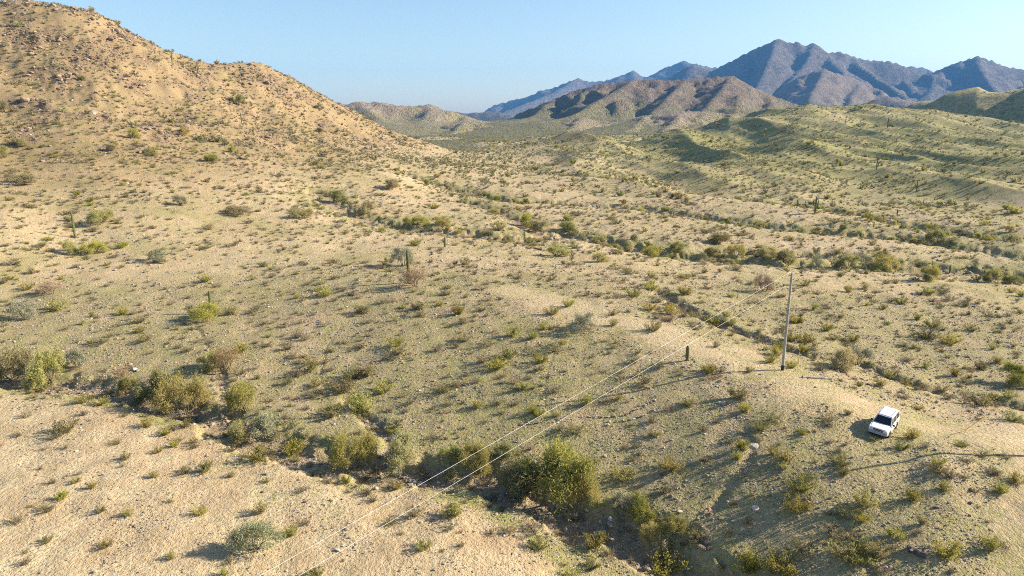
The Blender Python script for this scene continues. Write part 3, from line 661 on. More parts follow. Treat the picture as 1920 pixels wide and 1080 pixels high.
def sag_arm(h0, an, out, top, r):
    c, s = math.cos(an), math.sin(an); P = [(0, 0, h0), (out * 0.6 * c, out * 0.6 * s, h0 + 0.01), (out * c, out * s, h0 + 0.07)]
    P += [(out * 1.02 * c, out * 1.02 * s, h0 + 0.07 + (top - h0 - 0.07) * q) for q in (0.3, 0.6, 0.85, 0.95, 1.0)]
    return ribbed(P, np.array([0.7, 0.85, 0.95, 1, 1, 0.85, 0.6, 0.3]) * r, 9, 'arm')
print('plants', round(time.time() - T0, 1))

# ------------------------------------------------------------------ labels that point at one thing
ORD = ['nearest', 'second', 'third', 'fourth', 'fifth', 'sixth', 'seventh', 'eighth', 'ninth', 'tenth', 'eleventh', 'twelfth', 'thirteenth', 'fourteenth',
       'fifteenth', 'sixteenth', 'seventeenth', 'eighteenth', 'nineteenth']
TENS = ['twenty', 'thirty', 'forty', 'fifty', 'sixty', 'seventy', 'eighty', 'ninety']; ONES = ['', '-first', '-second', '-third', '-fourth', '-fifth', '-sixth', '-seventh', '-eighth', '-ninth']
def ordinal(i):
    if i < 19: return ORD[i]
    n = i + 1; t = TENS[min(n // 10 - 2, 7)]; return (t[:-1] + 'ieth') if n % 10 == 0 else t + ONES[n % 10]
LAND = [('white parked car', 1653, 795), ('grey utility pole', 1467, 690), ('tall saguaro on the rocky crest', 766, 520), ('big leafy tree in the wash', 1035, 930),
        ('stubby saguaro by the bush', 395, 565), ('tall lone saguaro on the left slope', 139, 440), ('many-armed saguaro', 1528, 395),
        ('low stone row by the wash', 767, 900), ('dark fallen log', 1718, 1040), ('pinkish rock on the knoll', 1412, 835), ('thin saguaro on the far flat', 983, 455),
        ('twin trees above the stone row', 710, 870), ('broken saguaro stump', 833, 462), ('squat saguaro under the wires', 1288, 670), ('grey-green sprawling bush', 475, 1015),
        ('leafy tree at the left wash bend', 345, 770), ('spreading tree below the pole', 1585, 695), ('pair of trees at the left edge', 60, 720), ('upper hill saguaro', 449, 222),
        ('rock pile high on the left hill', 125, 136), ('knob on the hill skyline', 440, 122), ('leafy bush high on the hill', 446, 190), ('dry tan bush', 430, 690), ('yellow marker post', 1497, 670)]
def label_all(items, noun):
    """items: dicts with u, v, adj; writes item['label']"""
    bins = {}
    for it in items:
        d = [math.hypot(it['u'] - l[1], (it['v'] - l[2]) * 1.3) for l in LAND]; k_ = int(np.argmin(d)); n_, lu, lv = LAND[k_]
        du, dv = it['u'] - lu, (it['v'] - lv) * 1.3
        rel = ('right of' if du > 0 else 'left of') if abs(du) > abs(dv) else ('in front of' if dv > 0 else 'beyond')
        bins.setdefault((k_, rel), []).append((d[k_], it))
    for (k_, rel), L in bins.items():
        L.sort(key=lambda q: q[0])
        for i, (_, it) in enumerate(L): it['label'] = f"{it['adj']} {noun}, {ordinal(i)} {rel} the {LAND[k_][0]}"

# ------------------------------------------------------------------ trees: read off the picture (base u, v, height px, width px, kind)
TREE_PX = [(1040, 950, 125, 150, 'dk'), (968, 935, 75, 85, 'dk'), (1085, 955, 85, 70, 'pv'), (665, 890, 85, 90, 'pv'), (756, 884, 72, 78, 'pv'), (893, 893, 66, 68, 'pv'), (845, 868, 40, 45, 'dk'),
           (945, 870, 40, 50, 'dk'), (345, 790, 90, 95, 'pv'), (300, 765, 75, 85, 'dk'), (28, 722, 72, 78, 'pv'), (92, 728, 76, 75, 'pv'), (145, 696, 45, 50, 'gr'), (460, 778, 62, 70, 'dk'),
           (442, 836, 48, 60, 'pv'), (500, 826, 54, 70, 'gr'), (428, 702, 60, 62, 'dry'), (383, 610, 44, 74, 'pv'), (778, 545, 46, 58, 'dry'), (757, 503, 42, 44, 'gr'), (1095, 630, 46, 72, 'gr'),
           (1580, 700, 50, 70, 'pv'), (1606, 690, 42, 55, 'gr'), (1902, 728, 48, 62, 'dk'), (1432, 552, 40, 42, 'dry'), (1745, 532, 36, 36, 'pv'), (130, 480, 30, 40, 'pv'), (176, 482, 32, 46, 'pv'),
           (190, 427, 36, 50, 'pv'), (293, 497, 34, 54, 'gr'), (98, 558, 36, 52, 'dry'), (48, 604, 42, 56, 'gr'), (445, 410, 26, 60, 'pv'), (567, 416, 28, 44, 'pv'), (733, 360, 26, 46, 'pv'),
           (446, 198, 22, 28, 'dk'), (252, 264, 24, 30, 'pv'), (347, 258, 22, 26, 'pv'), (8, 212, 24, 26, 'pv'), (6, 302, 28, 32, 'pv'), (42, 352, 26, 60, 'pv'), (40, 277, 18, 30, 'pv'), (282, 292, 16, 28, 'dk'),
           (398, 309, 20, 32, 'dk'), (208, 285, 16, 22, 'pv'), (1045, 487, 30, 46, 'pv'), (1124, 497, 26, 38, 'pv'), (1221, 488, 28, 42, 'pv'), (1205, 985, 56, 60, 'dk'), (1172, 965, 44, 50, 'gr'), (1222, 1022, 46, 44, 'pv'),
           (1262, 1010, 50, 52, 'dk'), (340, 388, 22, 26, 'gr'), (597, 208, 12, 22, 'dk'), (598, 252, 14, 22, 'pv'), (630, 385, 30, 40, 'dk'), (690, 405, 30, 42, 'pv'), (780, 428, 26, 48, 'pv'), (830, 432, 26, 44, 'pv'), (990, 430, 30, 40, 'pv'),
           (1010, 440, 30, 44, 'pv'), (1060, 440, 26, 40, 'dk'), (1750, 465, 38, 40, 'pv'), (1440, 490, 30, 40, 'pv'), (1475, 500, 32, 44, 'pv'), (1530, 505, 30, 36, 'gr'), (1590, 508, 32, 44, 'pv'),
           (1660, 515, 36, 60, 'pv'), (1380, 485, 28, 36, 'pv'), (1340, 490, 28, 40, 'pv'), (1860, 535, 34, 36, 'pv'), (1900, 540, 26, 40, 'dk'), (1270, 475, 22, 34, 'dk'), (1350, 460, 24, 44, 'dk')]
occupied = []
TREE_IT = []
ps = hit([t[0] for t in TREE_PX], [t[1] - t[3] * 0.14 for t in TREE_PX]); _, _, tt = to_px(ps)
for (u, v, hp, wp, kd), p, t in zip(TREE_PX, ps, tt):
    TREE_IT.append(dict(p=p, h=max(hp - 0.2 * wp, 0.6 * hp) * t / FPX / 0.95, w=wp * t / FPX * 0.96, kind=kd, u=u, v=v)); occupied.append((p[0], p[1], wp * t / FPX * 0.5))
# more trees along the washes, from the vegetated bands of the ground
def candidates(r0, r1, dens, g, half=39.0):
    """jittered cells over the viewed sector"""
    a = 1 / math.sqrt(dens); X = np.arange(-r1 * math.sin(R(half)), r1 * math.sin(R(half)), a); Y = np.arange(0, r1, a)
    X, Y = np.meshgrid(X, Y); X = X + g.uniform(-0.5, 0.5, X.shape) * a; Y = Y + g.uniform(-0.5, 0.5, Y.shape) * a
    r = np.hypot(X, Y); m = (r > r0) & (r < r1) & (np.abs(np.arctan2(X, Y)) < R(half)); return X[m], Y[m]
def seen(x, y, z, lift=0.6):
    u, v, t = to_px(np.stack([x, y, z + lift], -1)); ok = (u > -5) & (u < 1925) & (v > 0) & (v < 1100); 
    idx = np.where(ok)[0]; out = np.zeros(len(x), bool)
    for c in np.array_split(idx, max(1, len(idx) // 2000)):
        if not len(c): continue
        s = np.linspace(0.05, 0.985, 90); Px = x[c, None] * s; Py = y[c, None] * s; Pz = CZ + (z[c, None] + lift - CZ) * s
        out[c] = ~(Pz < grid_h(Px, Py)).any(1)
    return out, u, v, t
g1 = np.random.default_rng(11)
def far_occupied(x, y, extra=0.0):
    ok = np.ones(len(x), bool)
    for a, b, r in occupied: ok &= np.hypot(x - a, y - b) > r * 0.7 + extra
    return ok
x, y = candidates(60, 420, 0.030, g1); vm = grid_s(veg_m, x, y)
keep = (g1.random(len(x)) < vm * np.clip(0.28 + 0.8 * fbm(x / 20, y / 20, 2, 93), 0.02, 0.8)) & far_occupied(x, y, 1.0) & (np.hypot(x, y) > 95); x, y = x[keep], y[keep]; z = grid_h(x, y)
vis, u_, v_, t_ = seen(x, y, z, 1.5)
extra = [dict(p=np.array([x[i], y[i], z[i]]), h=float(g1.lognormal(0.62, 0.32)), w=float(g1.lognormal(1.0, 0.32)), kind=str(g1.choice(['pv', 'pv', 'dk', 'gr', 'dk'])), u=u_[i], v=v_[i]) for i in np.where(vis)[0]]
extra.sort(key=lambda d: np.hypot(*d['p'][:2])); room = 290 - len(TREE_IT); FAR_TREES = [(d['p'], d['h'], d['w']) for d in extra[room:]]; TREE_IT += extra[:room]
NOUN = {'pv': 'palo verde tree', 'dk': 'palo verde tree', 'gr': 'palo verde tree', 'dry': 'palo verde tree'}
for it in TREE_IT:
    size = 'large' if it['h'] > 5 else 'low' if it['h'] < 2.4 else 'bushy'
    it['adj'] = size + ' ' + {'pv': 'yellow-green', 'dk': 'olive', 'gr': 'grey-green', 'dry': 'tan'}[it['kind']]
label_all(TREE_IT, 'desert tree')
for n_, it in enumerate(TREE_IT):
    kd = TREES[it['kind']]; m = kd[n_ % len(kd)]; p = it['p']
    e = empty('desert_tree', (p[0], p[1], float(grid_h(p[0], p[1])) - 0.03)); e.rotation_euler.z = random.uniform(0, 6.28)
    s = it['w'] / m.w; e.scale = (s, s, it['h'])
    tag(e, it['label'], 'tree', 'desert trees along the washes and slopes')
    obj('trunk', m.trunk, None, e); obj('crown', m.crown, None, e)
print('trees', len(TREE_IT), len(FAR_TREES), round(time.time() - T0, 1))

# ------------------------------------------------------------------ car
CAR_P = hit(1655, 806)[0]
def smooth_box(name, sections, mat, parent, bevel=0.04):
    """loft of rectangular sections: (x, half width, z0, z1)"""
    V, F = [], []
    for x_, hw, z0, z1 in sections: V += [(x_, -hw, z0), (x_, hw, z0), (x_, hw, z1), (x_, -hw, z1)]
    for i in range(len(sections) - 1):
        for q in range(4): F.append((i * 4 + q, i * 4 + (q + 1) % 4, i * 4 + 4 + (q + 1) % 4, i * 4 + 4 + q))
    n = len(V); F.append((3, 2, 1, 0)); F.append((n - 4, n - 3, n - 2, n - 1))
    bm = bmesh.new(); vs = [bm.verts.new(v) for v in V]; [bm.faces.new([vs[i] for i in f]) for f in F]
    bmesh.ops.recalc_face_normals(bm, faces=bm.faces)
    if bevel: bmesh.ops.bevel(bm, geom=[e for e in bm.edges if e.calc_face_angle(0) > 0.5], offset=bevel, segments=2, affect='EDGES')
    me = bpy.data.meshes.new(name); bm.to_mesh(me); bm.free(); return obj(name, me, mat, parent)
def slab(name, pts, thick, mat, parent):
    """thin plate from a planar polygon, thickened against its normal"""
    P = [Vector(p) for p in pts]; nrm = (P[1] - P[0]).cross(P[2] - P[0]).normalized(); n = len(P)
    V = [tuple(p) for p in P] + [tuple(p - nrm * thick) for p in P]
    F = [tuple(range(n)), tuple(range(2 * n - 1, n - 1, -1))] + [(i, i + n, (i + 1) % n + n, (i + 1) % n) for i in range(n)]
    return obj(name, pymesh(name, V, F), mat, parent)
def cyl_mesh(name, r, w_, seg=20, hole=0.0):
    V, F = [], []; rs = [(r * 0.94, -w_ / 2), (r, -w_ / 2 * 0.7), (r, w_ / 2 * 0.7), (r * 0.94, w_ / 2)]
    if hole: rs = [(hole, -w_ / 2)] + rs + [(hole, w_ / 2)]
    m = len(rs)
    for q in range(seg):
        an = 2 * math.pi * q / seg
        for a, b in rs: V.append((a * math.cos(an), b, a * math.sin(an)))
    for q in range(seg):
        for i in range(m - 1 + (1 if hole else 0)):
            j = (i + 1) % m; F.append((q * m + i, q * m + j, ((q + 1) % seg) * m + j, ((q + 1) % seg) * m + i))
    if not hole: F.append(tuple(q * m for q in range(seg))); F.append(tuple(q * m + m - 1 for q in range(seg))[::-1])
    return pymesh(name, V, F)
def build_car():
    wht = NT_('car_paint'); wht.color((0.78, 0.78, 0.77)); wht.b.inputs['Roughness'].default_value = 0.25; wht.b.inputs['Specular IOR Level'].default_value = 0.5; wht.b.inputs['Coat Weight'].default_value = 0.6; wht = wht.m
    gl = NT_('car_glass'); gl.color((0.012, 0.016, 0.022)); gl.b.inputs['Roughness'].default_value = 0.06; gl.b.inputs['Specular IOR Level'].default_value = 0.6; gl = gl.m
    blk = flat('car_trim', (0.02, 0.02, 0.022), 0.5); rub = flat('tyre_rubber', (0.018, 0.018, 0.018), 0.85); met = flat('wheel_alloy', (0.5, 0.5, 0.5), 0.35, 0.8)
    lamp = flat('lamp_lens', (0.62, 0.62, 0.60), 0.15, 0, 0.6); red = flat('tail_lens', (0.35, 0.02, 0.015), 0.2, 0, 0.6); grey = flat('bumper_grey', (0.34, 0.34, 0.35), 0.5); gold = flat('badge_gold', (0.65, 0.42, 0.08), 0.35, 0.3); chrome = flat('chrome_bar', (0.6, 0.6, 0.6), 0.25, 0.8)
    amber = flat('amber_lens', (0.6, 0.2, 0.03), 0.25, 0, 0.5)
    c = empty('parked_car', (0, 0, 0))
    body = smooth_box('body', [(-2.5, 0.94, 0.50, 1.08), (-2.35, 0.99, 0.40, 1.14), (1.15, 1.0, 0.38, 1.14), (2.2, 0.98, 0.40, 1.08), (2.48, 0.90, 0.48, 1.0)], wht, c, 0.06)
    smooth_box('hood', [(1.0, 0.86, 1.10, 1.175), (1.7, 0.84, 1.09, 1.17), (2.36, 0.78, 1.0, 1.075)], wht, c, 0.03)
    # cabin with sloped windscreen and tumblehome
    B = [(-2.42, 0.95), (1.12, 0.95)]; V = [(-2.42, -0.95, 1.12), (1.12, -0.95, 1.12), (1.12, 0.95, 1.12), (-2.42, 0.95, 1.12), (-2.25, -0.75, 1.84), (0.32, -0.75, 1.84), (0.32, 0.75, 1.84), (-2.25, 0.75, 1.84)]
    bm = bmesh.new(); vs = [bm.verts.new(v) for v in V]
    for f in ((3, 2, 1, 0), (4, 5, 6, 7), (0, 1, 5, 4), (1, 2, 6, 5), (2, 3, 7, 6), (3, 0, 4, 7)): bm.faces.new([vs[i] for i in f])
    bmesh.ops.recalc_face_normals(bm, faces=bm.faces); bmesh.ops.bevel(bm, geom=list(bm.edges), offset=0.05, segments=2, affect='EDGES')
    me = bpy.data.meshes.new('cabin'); bm.to_mesh(me); bm.free(); obj('cabin', me, wht, c)
    smooth_box('roof', [(-2.2, 0.70, 1.83, 1.885), (-0.8, 0.72, 1.84, 1.91), (0.25, 0.70, 1.83, 1.875)], wht, c, 0.025)
    def on_side(x_, z_, s, e=0.012):
        f = (z_ - 1.12) / 0.72; return (x_, s * (0.95 - 0.20 * f + e), z_)
    wind = [(1.09, -0.84, 1.17), (1.09, 0.84, 1.17), (0.41, 0.67, 1.78), (0.41, -0.67, 1.78)]
    o_ = Vector((0.012, 0, 0.012)); slab('windshield', [Vector(p) + o_ for p in wind], 0.01, gl, c)
    slab('rear_window', [(-2.425, 0.8, 1.2), (-2.425, -0.8, 1.2), (-2.30, -0.67, 1.74), (-2.30, 0.67, 1.74)], 0.01, gl, c)
    for s in (-1, 1):
        for pts in ([(0.92, 1.2), (0.12, 1.2), (0.12, 1.74), (0.34, 1.74)], [(0.02, 1.2), (-0.95, 1.2), (-0.95, 1.74), (0.02, 1.74)], [(-1.08, 1.2), (-2.22, 1.2), (-2.12, 1.74), (-1.08, 1.74)]):
            P = [on_side(a, b, s) for a, b in pts]; P = P if s < 0 else P[::-1]
            slab('side_window', P[::-1], 0.01, gl, c)
        for x0, x1 in ((1.05, 0.02), (-0.02, -1.0)):
            P = [(x0, s * 1.006, 0.52), (x1, s * 1.006, 0.52), (x1, s * 1.006, 1.06), (x0, s * 1.006, 1.06)]; d = slab('door', P if s > 0 else P[::-1], 0.008, wht, c)
            xh = x1 + 0.16; smooth_box('handle', [(xh - 0.1, 0.012, 0.93, 0.96), (xh + 0.1, 0.012, 0.93, 0.96)], blk, d, 0).location.y = s * 1.02
        smooth_box('roof_rail', [(-2.0, 0.018, 1.90, 1.955), (0.05, 0.018, 1.90, 1.955)], blk if False else grey, c, 0.01).location.y = s * 0.60
        m = smooth_box('mirror', [(0.86, 0.12, 1.16, 1.36), (0.99, 0.11, 1.17, 1.35)], blk, c, 0.03); m.location.y = s * 1.10
        smooth_box('headlight', [(2.40, 0.19, 0.80, 0.99), (2.495, 0.18, 0.81, 0.97)], lamp, c, 0.02).location.y = s * 0.70
        smooth_box('turn_signal', [(2.41, 0.19, 0.725, 0.79), (2.497, 0.18, 0.73, 0.785)], amber, c, 0.01).location.y = s * 0.70
        smooth_box('tail_light', [(-2.53, 0.09, 0.85, 1.35), (-2.42, 0.09, 0.85, 1.35)], red, c, 0.02).location.y = s * 0.86
        for x_ in (1.52, -1.48):
            wv = empty('wheel', (x_, s * 0.90, 0.39)); wv.parent = c
            obj('tyre', cyl_mesh('tyre', 0.39, 0.26, 24, 0.23), rub, wv); obj('rim', cyl_mesh('rim', 0.235, 0.20, 18), met, wv)
            ar = []; 
            for q in range(13): an = math.pi * q / 12; ar.append((x_ + 0.47 * math.cos(an), s * 1.003, 0.42 + 0.44 * math.sin(an)))
            slab('wheel_well_shade', ar if s < 0 else ar[::-1], 0.004, blk, c)  # flat black plate on the body side paints the shade of the wheel well
    g = smooth_box('grille', [(2.42, 0.50, 0.74, 0.99), (2.493, 0.49, 0.75, 0.97)], blk, c, 0.01)
    smooth_box('grille_bar', [(2.49, 0.50, 0.845, 0.885), (2.505, 0.50, 0.845, 0.885)], chrome, g, 0)
    slab('badge', [(2.512, -0.10, 0.84), (2.512, -0.035, 0.84), (2.512, -0.035, 0.825), (2.512, 0.035, 0.825), (2.512, 0.035, 0.84), (2.512, 0.10, 0.84), (2.512, 0.085, 0.89), (2.512, 0.035, 0.89), (2.512, 0.035, 0.905), (2.512, -0.035, 0.905), (2.512, -0.035, 0.89), (2.512, -0.10, 0.89)], 0.006, gold, g)
    smooth_box('front_bumper', [(2.30, 0.98, 0.50, 0.72), (2.55, 0.95, 0.50, 0.71), (2.64, 0.78, 0.52, 0.69)], grey, c, 0.03)
    smooth_box('lower_intake', [(2.45, 0.62, 0.40, 0.50), (2.57, 0.60, 0.42, 0.50)], blk, c, 0.01)
    smooth_box('rear_bumper', [(-2.68, 0.92, 0.48, 0.70), (-2.40, 0.98, 0.48, 0.72)], grey, c, 0.03)
    smooth_box('underbody', [(-2.3, 0.80, 0.24, 0.40), (2.3, 0.80, 0.24, 0.42)], blk, c, 0.02)
    return c
car = build_car(); tag(car, 'white sport utility car parked on the bare knoll', 'car')
hd = math.atan2(-0.75, -0.66)                         # nose towards the camera and a little left
nz_ = normal_at(CAR_P[0], CAR_P[1], 1.6); fx = Vector((math.cos(hd), math.sin(hd), 0)); fx = (fx - nz_ * fx.dot(nz_)).normalized(); fy = nz_.cross(fx)
rot = Matrix((fx, fy, nz_)).transposed().to_4x4(); car.matrix_world = Matrix.Translation((CAR_P[0], CAR_P[1], float(grid_h(CAR_P[0], CAR_P[1])) + 0.01)) @ rot @ Matrix.Scale(0.91, 4)
occupied.append((CAR_P[0], CAR_P[1], 5.5))

# ------------------------------------------------------------------ utility poles and wires
k = NT_('weathered_pole'); nz = k.noise(1.2, 5, 0.6); k.color(k.mix(k.mr(nz, 0.3, 0.7), (0.30, 0.275, 0.25), (0.43, 0.40, 0.37))); M_POLE = k.m
M_SLEEVE = flat('black_sleeve', (0.02, 0.02, 0.02), 0.7); M_INS = flat('insulator', (0.38, 0.37, 0.36), 0.3, 0, 0.5); M_STEEL = flat('galvanised_steel', (0.42, 0.43, 0.44), 0.45, 0.6)
M_WIRE = flat('bare_wire', (0.72, 0.70, 0.66), 0.5, 0.0); M_YEL = flat('yellow_plastic', (0.75, 0.42, 0.02), 0.5)
def lathe(name, prof, mat, parent, seg=14):
    V, F = [], []; m = len(prof)
    for q in range(seg):
        an = 2 * math.pi * q / seg; V += [(r * math.cos(an), r * math.sin(an), z) for r, z in prof]
    for q in range(seg):
        for i in range(m - 1): F.append((q * m + i, ((q + 1) % seg) * m + i, ((q + 1) % seg) * m + i + 1, q * m + i + 1))
    F.append(tuple(q * m for q in range(seg))[::-1]); F.append(tuple(q * m + m - 1 for q in range(seg)))
    return obj(name, pymesh(name, V, F, False), mat, parent)
def make_pole(p, H, label):
    e = empty('utility_pole', p); tag(e, label, 'pole', 'utility poles of the power line')
    lathe('shaft', [(0.172, -0.6), (0.168, 0.5), (0.15, H * 0.5), (0.12, H - 0.03), (0.095, H)], M_POLE, e)
    lathe('base_sleeve', [(0.188, -0.3), (0.188, 0.62), (0.175, 0.66)], M_SLEEVE, e)
    lathe('top_insulator', [(0.02, H - 0.01), (0.03, H + 0.10), (0.07, H + 0.12), (0.07, H + 0.2), (0.045, H + 0.22), (0.06, H + 0.27), (0.02, H + 0.3)], M_INS, e, 10)
    b = smooth_box('bracket', [(-0.42, 0.03, H - 1.52, H - 1.44), (-0.08, 0.03, H - 1.52, H - 1.44)], M_STEEL, e, 0)
    s = lathe('spool_insulator', [(0.05, -0.08), (0.07, -0.06), (0.035, 0), (0.07, 0.06), (0.05, 0.08)], M_INS, e, 10); s.location = (-0.44, 0, H - 1.46)
    return e
PB = hit(1467, 694)[0]
def height_to(p, v):                                    # height above p at which the plumb line reaches picture row v
    lo, hi_ = 0.1, 40
    for _ in range(40):
        m = (lo + hi_) / 2
        if to_px(np.array([p[0], p[1], p[2] + m]))[1] > v: lo = m
        else: hi_ = m
    return lo
PH = height_to(PB, 512); make_pole(PB, PH, 'grey utility pole carrying two pale wires on the knoll')
# its neighbour on the right, out of frame: its shadow crosses the slope
tip = hit(1556, 890)[0]; hz = np.array([math.cos(SUN_AZ), math.sin(SUN_AZ)]); s_ = 20.0
for _ in range(30):
    b = tip[:2] + hz * s_; s_ = (PH + float(grid_h(b[0], b[1])) - tip[2]) / math.tan(SUN_EL)
PB2 = np.array([*(tip[:2] + hz * s_), 0]); PB2[2] = grid_h(PB2[0], PB2[1]); make_pole(PB2, PH, 'utility pole just outside the right edge, its shadow on the slope')
print('pole', PB, PH, 'pole2', PB2, to_px(PB2), 'shadow azimuth check', hit([1560, 1900], [890, 853]), 'car', CAR_P, nz_)
def wire(name, A, B, sag, label, r=0.0088, n=60, mat=None):
    A = np.array(A, float); B = np.array(B, float); t = np.linspace(0, 1, n)[:, None]; P = A * (1 - t) + B * t; P[:, 2] -= sag * 4 * (t * (1 - t))[:, 0]
    V, F = [], []; tube(V, F, P, np.full(n, r), 6); o = obj(name, pymesh(name, V, F, True), mat or M_WIRE); tag(o, label, 'wire', None); return o
def through(A, u, v, z):                                # run on to the next pole on the left through picture point (u, v) at height z
    q = at_z(u, v, z); return A + (q - A) * 1.75
A1 = np.array([PB[0], PB[1], PB[2] + PH + 0.22]); A2 = np.array([PB[0] - 0.44, PB[1], PB[2] + PH - 1.46])
E1 = through(A1, 478, 1080, 7.0); E2 = through(A2, 552, 1080, 5.6)
wire('overhead_wire', A1, E1, 0.15, 'upper pale wire running from the pole top to the lower left'); wire('overhead_wire', A2, E2, 0.15, 'lower pale wire running from the pole bracket to the lower left')
# guy wire of the right hand pole with its yellow guard
GA = hit(1806, 809)[0]; TOP2 = np.array([PB2[0], PB2[1], PB2[2] + PH - 0.6]); gd = (TOP2 - GA) / np.linalg.norm(TOP2 - GA)
e = empty('guy_wire', GA); tag(e, 'slanting guy wire with a yellow guard right of the car', 'guy wire')
def seg_obj(name, a, b, r, mat, parent, kk=8):
    V, F = [], []; tube(V, F, [np.array(a) - GA, (np.array(a) + np.array(b)) / 2 - GA, np.array(b) - GA], [r] * 3, kk); return obj(name, pymesh(name, V, F, True), mat, parent)
seg_obj('cable', GA - gd * 0.4, TOP2, 0.010, M_STEEL, e, 5); seg_obj('yellow_guard', GA + gd * 0.15, GA + gd * 2.6, 0.035, M_YEL, e)
mp = hit(1497, 682)[0]; mh = height_to(mp, 655); e = empty('marker_post', mp); tag(e, 'thin yellow marker post standing right of the utility pole', 'post')
lathe('post', [(0.05, -0.3), (0.05, mh - 0.05), (0.03, mh)], M_YEL, e, 8); lathe('cap_band', [(0.056, mh - 0.3), (0.056, mh - 0.2)], M_SLEEVE, e, 8)
M_STAKE = flat('rusty_stake', (0.10, 0.06, 0.04), 0.8)
for u, v0, v1, lb in [(1160, 556, 538, 'thin rusty stake alone on the crest left of the pole'), (1356, 627, 611, 'thin rusty stake just above the wires left of the pole'), (1432, 655, 640, 'thin rusty stake close to the left of the utility pole'), (1825, 775, 755, 'thin rusty stake on the bare ground right of the car')]:
    p = hit(u, v0)[0]; h = height_to(p, v1); st = empty('fence_stake', p); tag(st, lb, 'stake', 'thin metal stakes')
    V, F = [], []; tube(V, F, [(0, 0, -0.3), (0.01, 0, h * 0.5), (0.0, 0.02, h)], [0.028, 0.028, 0.025], 5); obj('rod', pymesh('rod', V, F), M_STAKE, st)
    V, F = [], []; tube(V, F, [(-0.05, 0, h * 0.86), (0.05, 0, h * 0.86)], [0.012, 0.012], 4); obj('clip', pymesh('clip', V, F), M_STAKE, st)
# fallen logs
M_LOG = flat('bleached_wood', (0.33, 0.29, 0.25), 0.9); M_LOGD = flat('dark_dead_wood', (0.11, 0.085, 0.075), 0.9)
def log(a, b, r, mat, label, seed):
    P = hit([a[0], b[0]], [a[1], b[1]]); g = np.random.default_rng(seed); n = 9; t = np.linspace(0, 1, n)[:, None]; Q = P[0] * (1 - t) + P[1] * t
    Q[:, 2] = grid_h(Q[:, 0], Q[:, 1]) + r * 0.7; Q += g.normal(size=Q.shape) * r * 0.18; e = empty('fallen_log', P[0]); tag(e, label, 'log')
    V, F = [], []; tube(V, F, Q - P[0], r * g.uniform(0.75, 1.2, n), 9); obj('stem', pymesh('stem', V, F), mat, e)
    for i, s in ((2, 1), (6, -1)):
        V, F = [], []; d = np.cross(Q[-1] - Q[0], [0, 0, 1]); d /= np.linalg.norm(d); tube(V, F, [Q[i] - P[0], Q[i] - P[0] + d * s * r * 2.2 + [0, 0, r * 0.8], Q[i] - P[0] + d * s * r * 3.4 + [0, 0, r * 1.6]], [r * 0.5, r * 0.36, r * 0.15], 6); obj('branch_stub', pymesh('branch_stub', V, F), mat, e)
    occupied.append((P[0][0] * .5 + P[1][0] * .5, P[0][1] * .5 + P[1][1] * .5, 1.6))
log((1503, 708), (1558, 712), 0.16, M_LOG, 'bleached grey log lying at the foot of the utility pole', 3)
log((1702, 1031), (1736, 1047), 0.24, M_LOGD, 'dark fallen cactus log lying on the gravel slope, lower right', 5)
log((1003, 466), (1016, 470), 0.16, M_LOGD, 'short dark log on the far flat near a thin saguaro', 8)

# ------------------------------------------------------------------ saguaros (base u, v, top v, kind)
SAGS = [(141, 446, 399, 0.045, 0, 'tall lone saguaro on the left slope'), (766, 530, 467, 0.045, 0, 'tall single saguaro standing on the rocky crest'), (396, 585, 545, 0.06, 0, 'stubby saguaro rising behind the round green bush'),
        (834, 463, 444, 0.11, 0, 'dark broken saguaro stump on the flat'), (983, 456, 433, 0.06, 0, 'thin single saguaro on the far flat beside the wash'), (1288, 676, 648, 0.11, 0, 'squat dark saguaro right under the wires'),
        (1528, 400, 369, 0.06, 5, 'many-armed saguaro out on the plain'), (1494, 390, 374, 0.06, 1, 'saguaro left of the many-armed one'), (1509, 388, 376, 0.06, 0, 'short dark saguaro next to the many-armed one'),
        (1682, 403, 392, 0.11, 0, 'dark stubby saguaro on the bushy wash bank'), (1780, 512, 498, 0.11, 0, 'dark saguaro in the right wash below the eroded bank'), (1638, 425, 416, 0.11, 0, 'squat saguaro among wash trees'),
        (1731, 384, 371, 0.045, 0, 'thin saguaro on the slope above the right wash'), (1248, 362, 350, 0.06, 0, 'small saguaro on the plain at centre right'), (1622, 512, 505, 0.11, 0, 'tiny saguaro at the near edge of the right wash'),
        (60, 41, 22, 0.045, 0, 'highest saguaro near the top of the left hill'), (323, 119, 98, 0.045, 0, 'saguaro on the hill skyline shoulder, left of two'), (371, 139, 116, 0.045, 2, 'saguaro with arms by the skyline rocks'),
        (453, 230, 211, 0.06, 0, 'dark saguaro midway up the left hill'), (1664, 240, 219, 0.045, 0, 'tall thin saguaro on the green ridge'), (1550, 204, 194, 0.06, 0, 'saguaro on the skyline of the green ridge'), (1428, 322, 312, 0.045, 0, 'thin saguaro on the dark green slope'),
        (1643, 318, 297, 0.045, 1, 'saguaro on the gold slope below the green ridge'), (1718, 360, 338, 0.045, 1, 'tall saguaro at the foot of the gold slope'), (1717, 325, 318, 0.045, 0, 'faint saguaro on the right slope'), (1779, 259, 249, 0.045, 0, 'thin saguaro high on the right slope'),
        (1410, 221, 214, 0.045, 0, 'tiny saguaro on the ridge end, right of two'), (1394, 224, 216, 0.045, 0, 'tiny saguaro on the ridge end, left of two'), (1113, 264, 256, 0.045, 0, 'tiny saguaro on the low green ridge at centre'), (1546, 247, 240, 0.045, 0, 'small saguaro on the upper gold slope'),
        (1725, 243, 235, 0.06, 0, 'small stout saguaro left of the dark dome'), (1480, 231, 223, 0.045, 0, 'small saguaro below the ridge skyline'), (1585, 232, 224, 0.045, 0, 'thin small saguaro on the ridge flank'), (1680, 268, 258, 0.045, 0, 'thin saguaro midway up the green slope')]
ps = hit([s[0] for s in SAGS], [s[1] for s in SAGS])
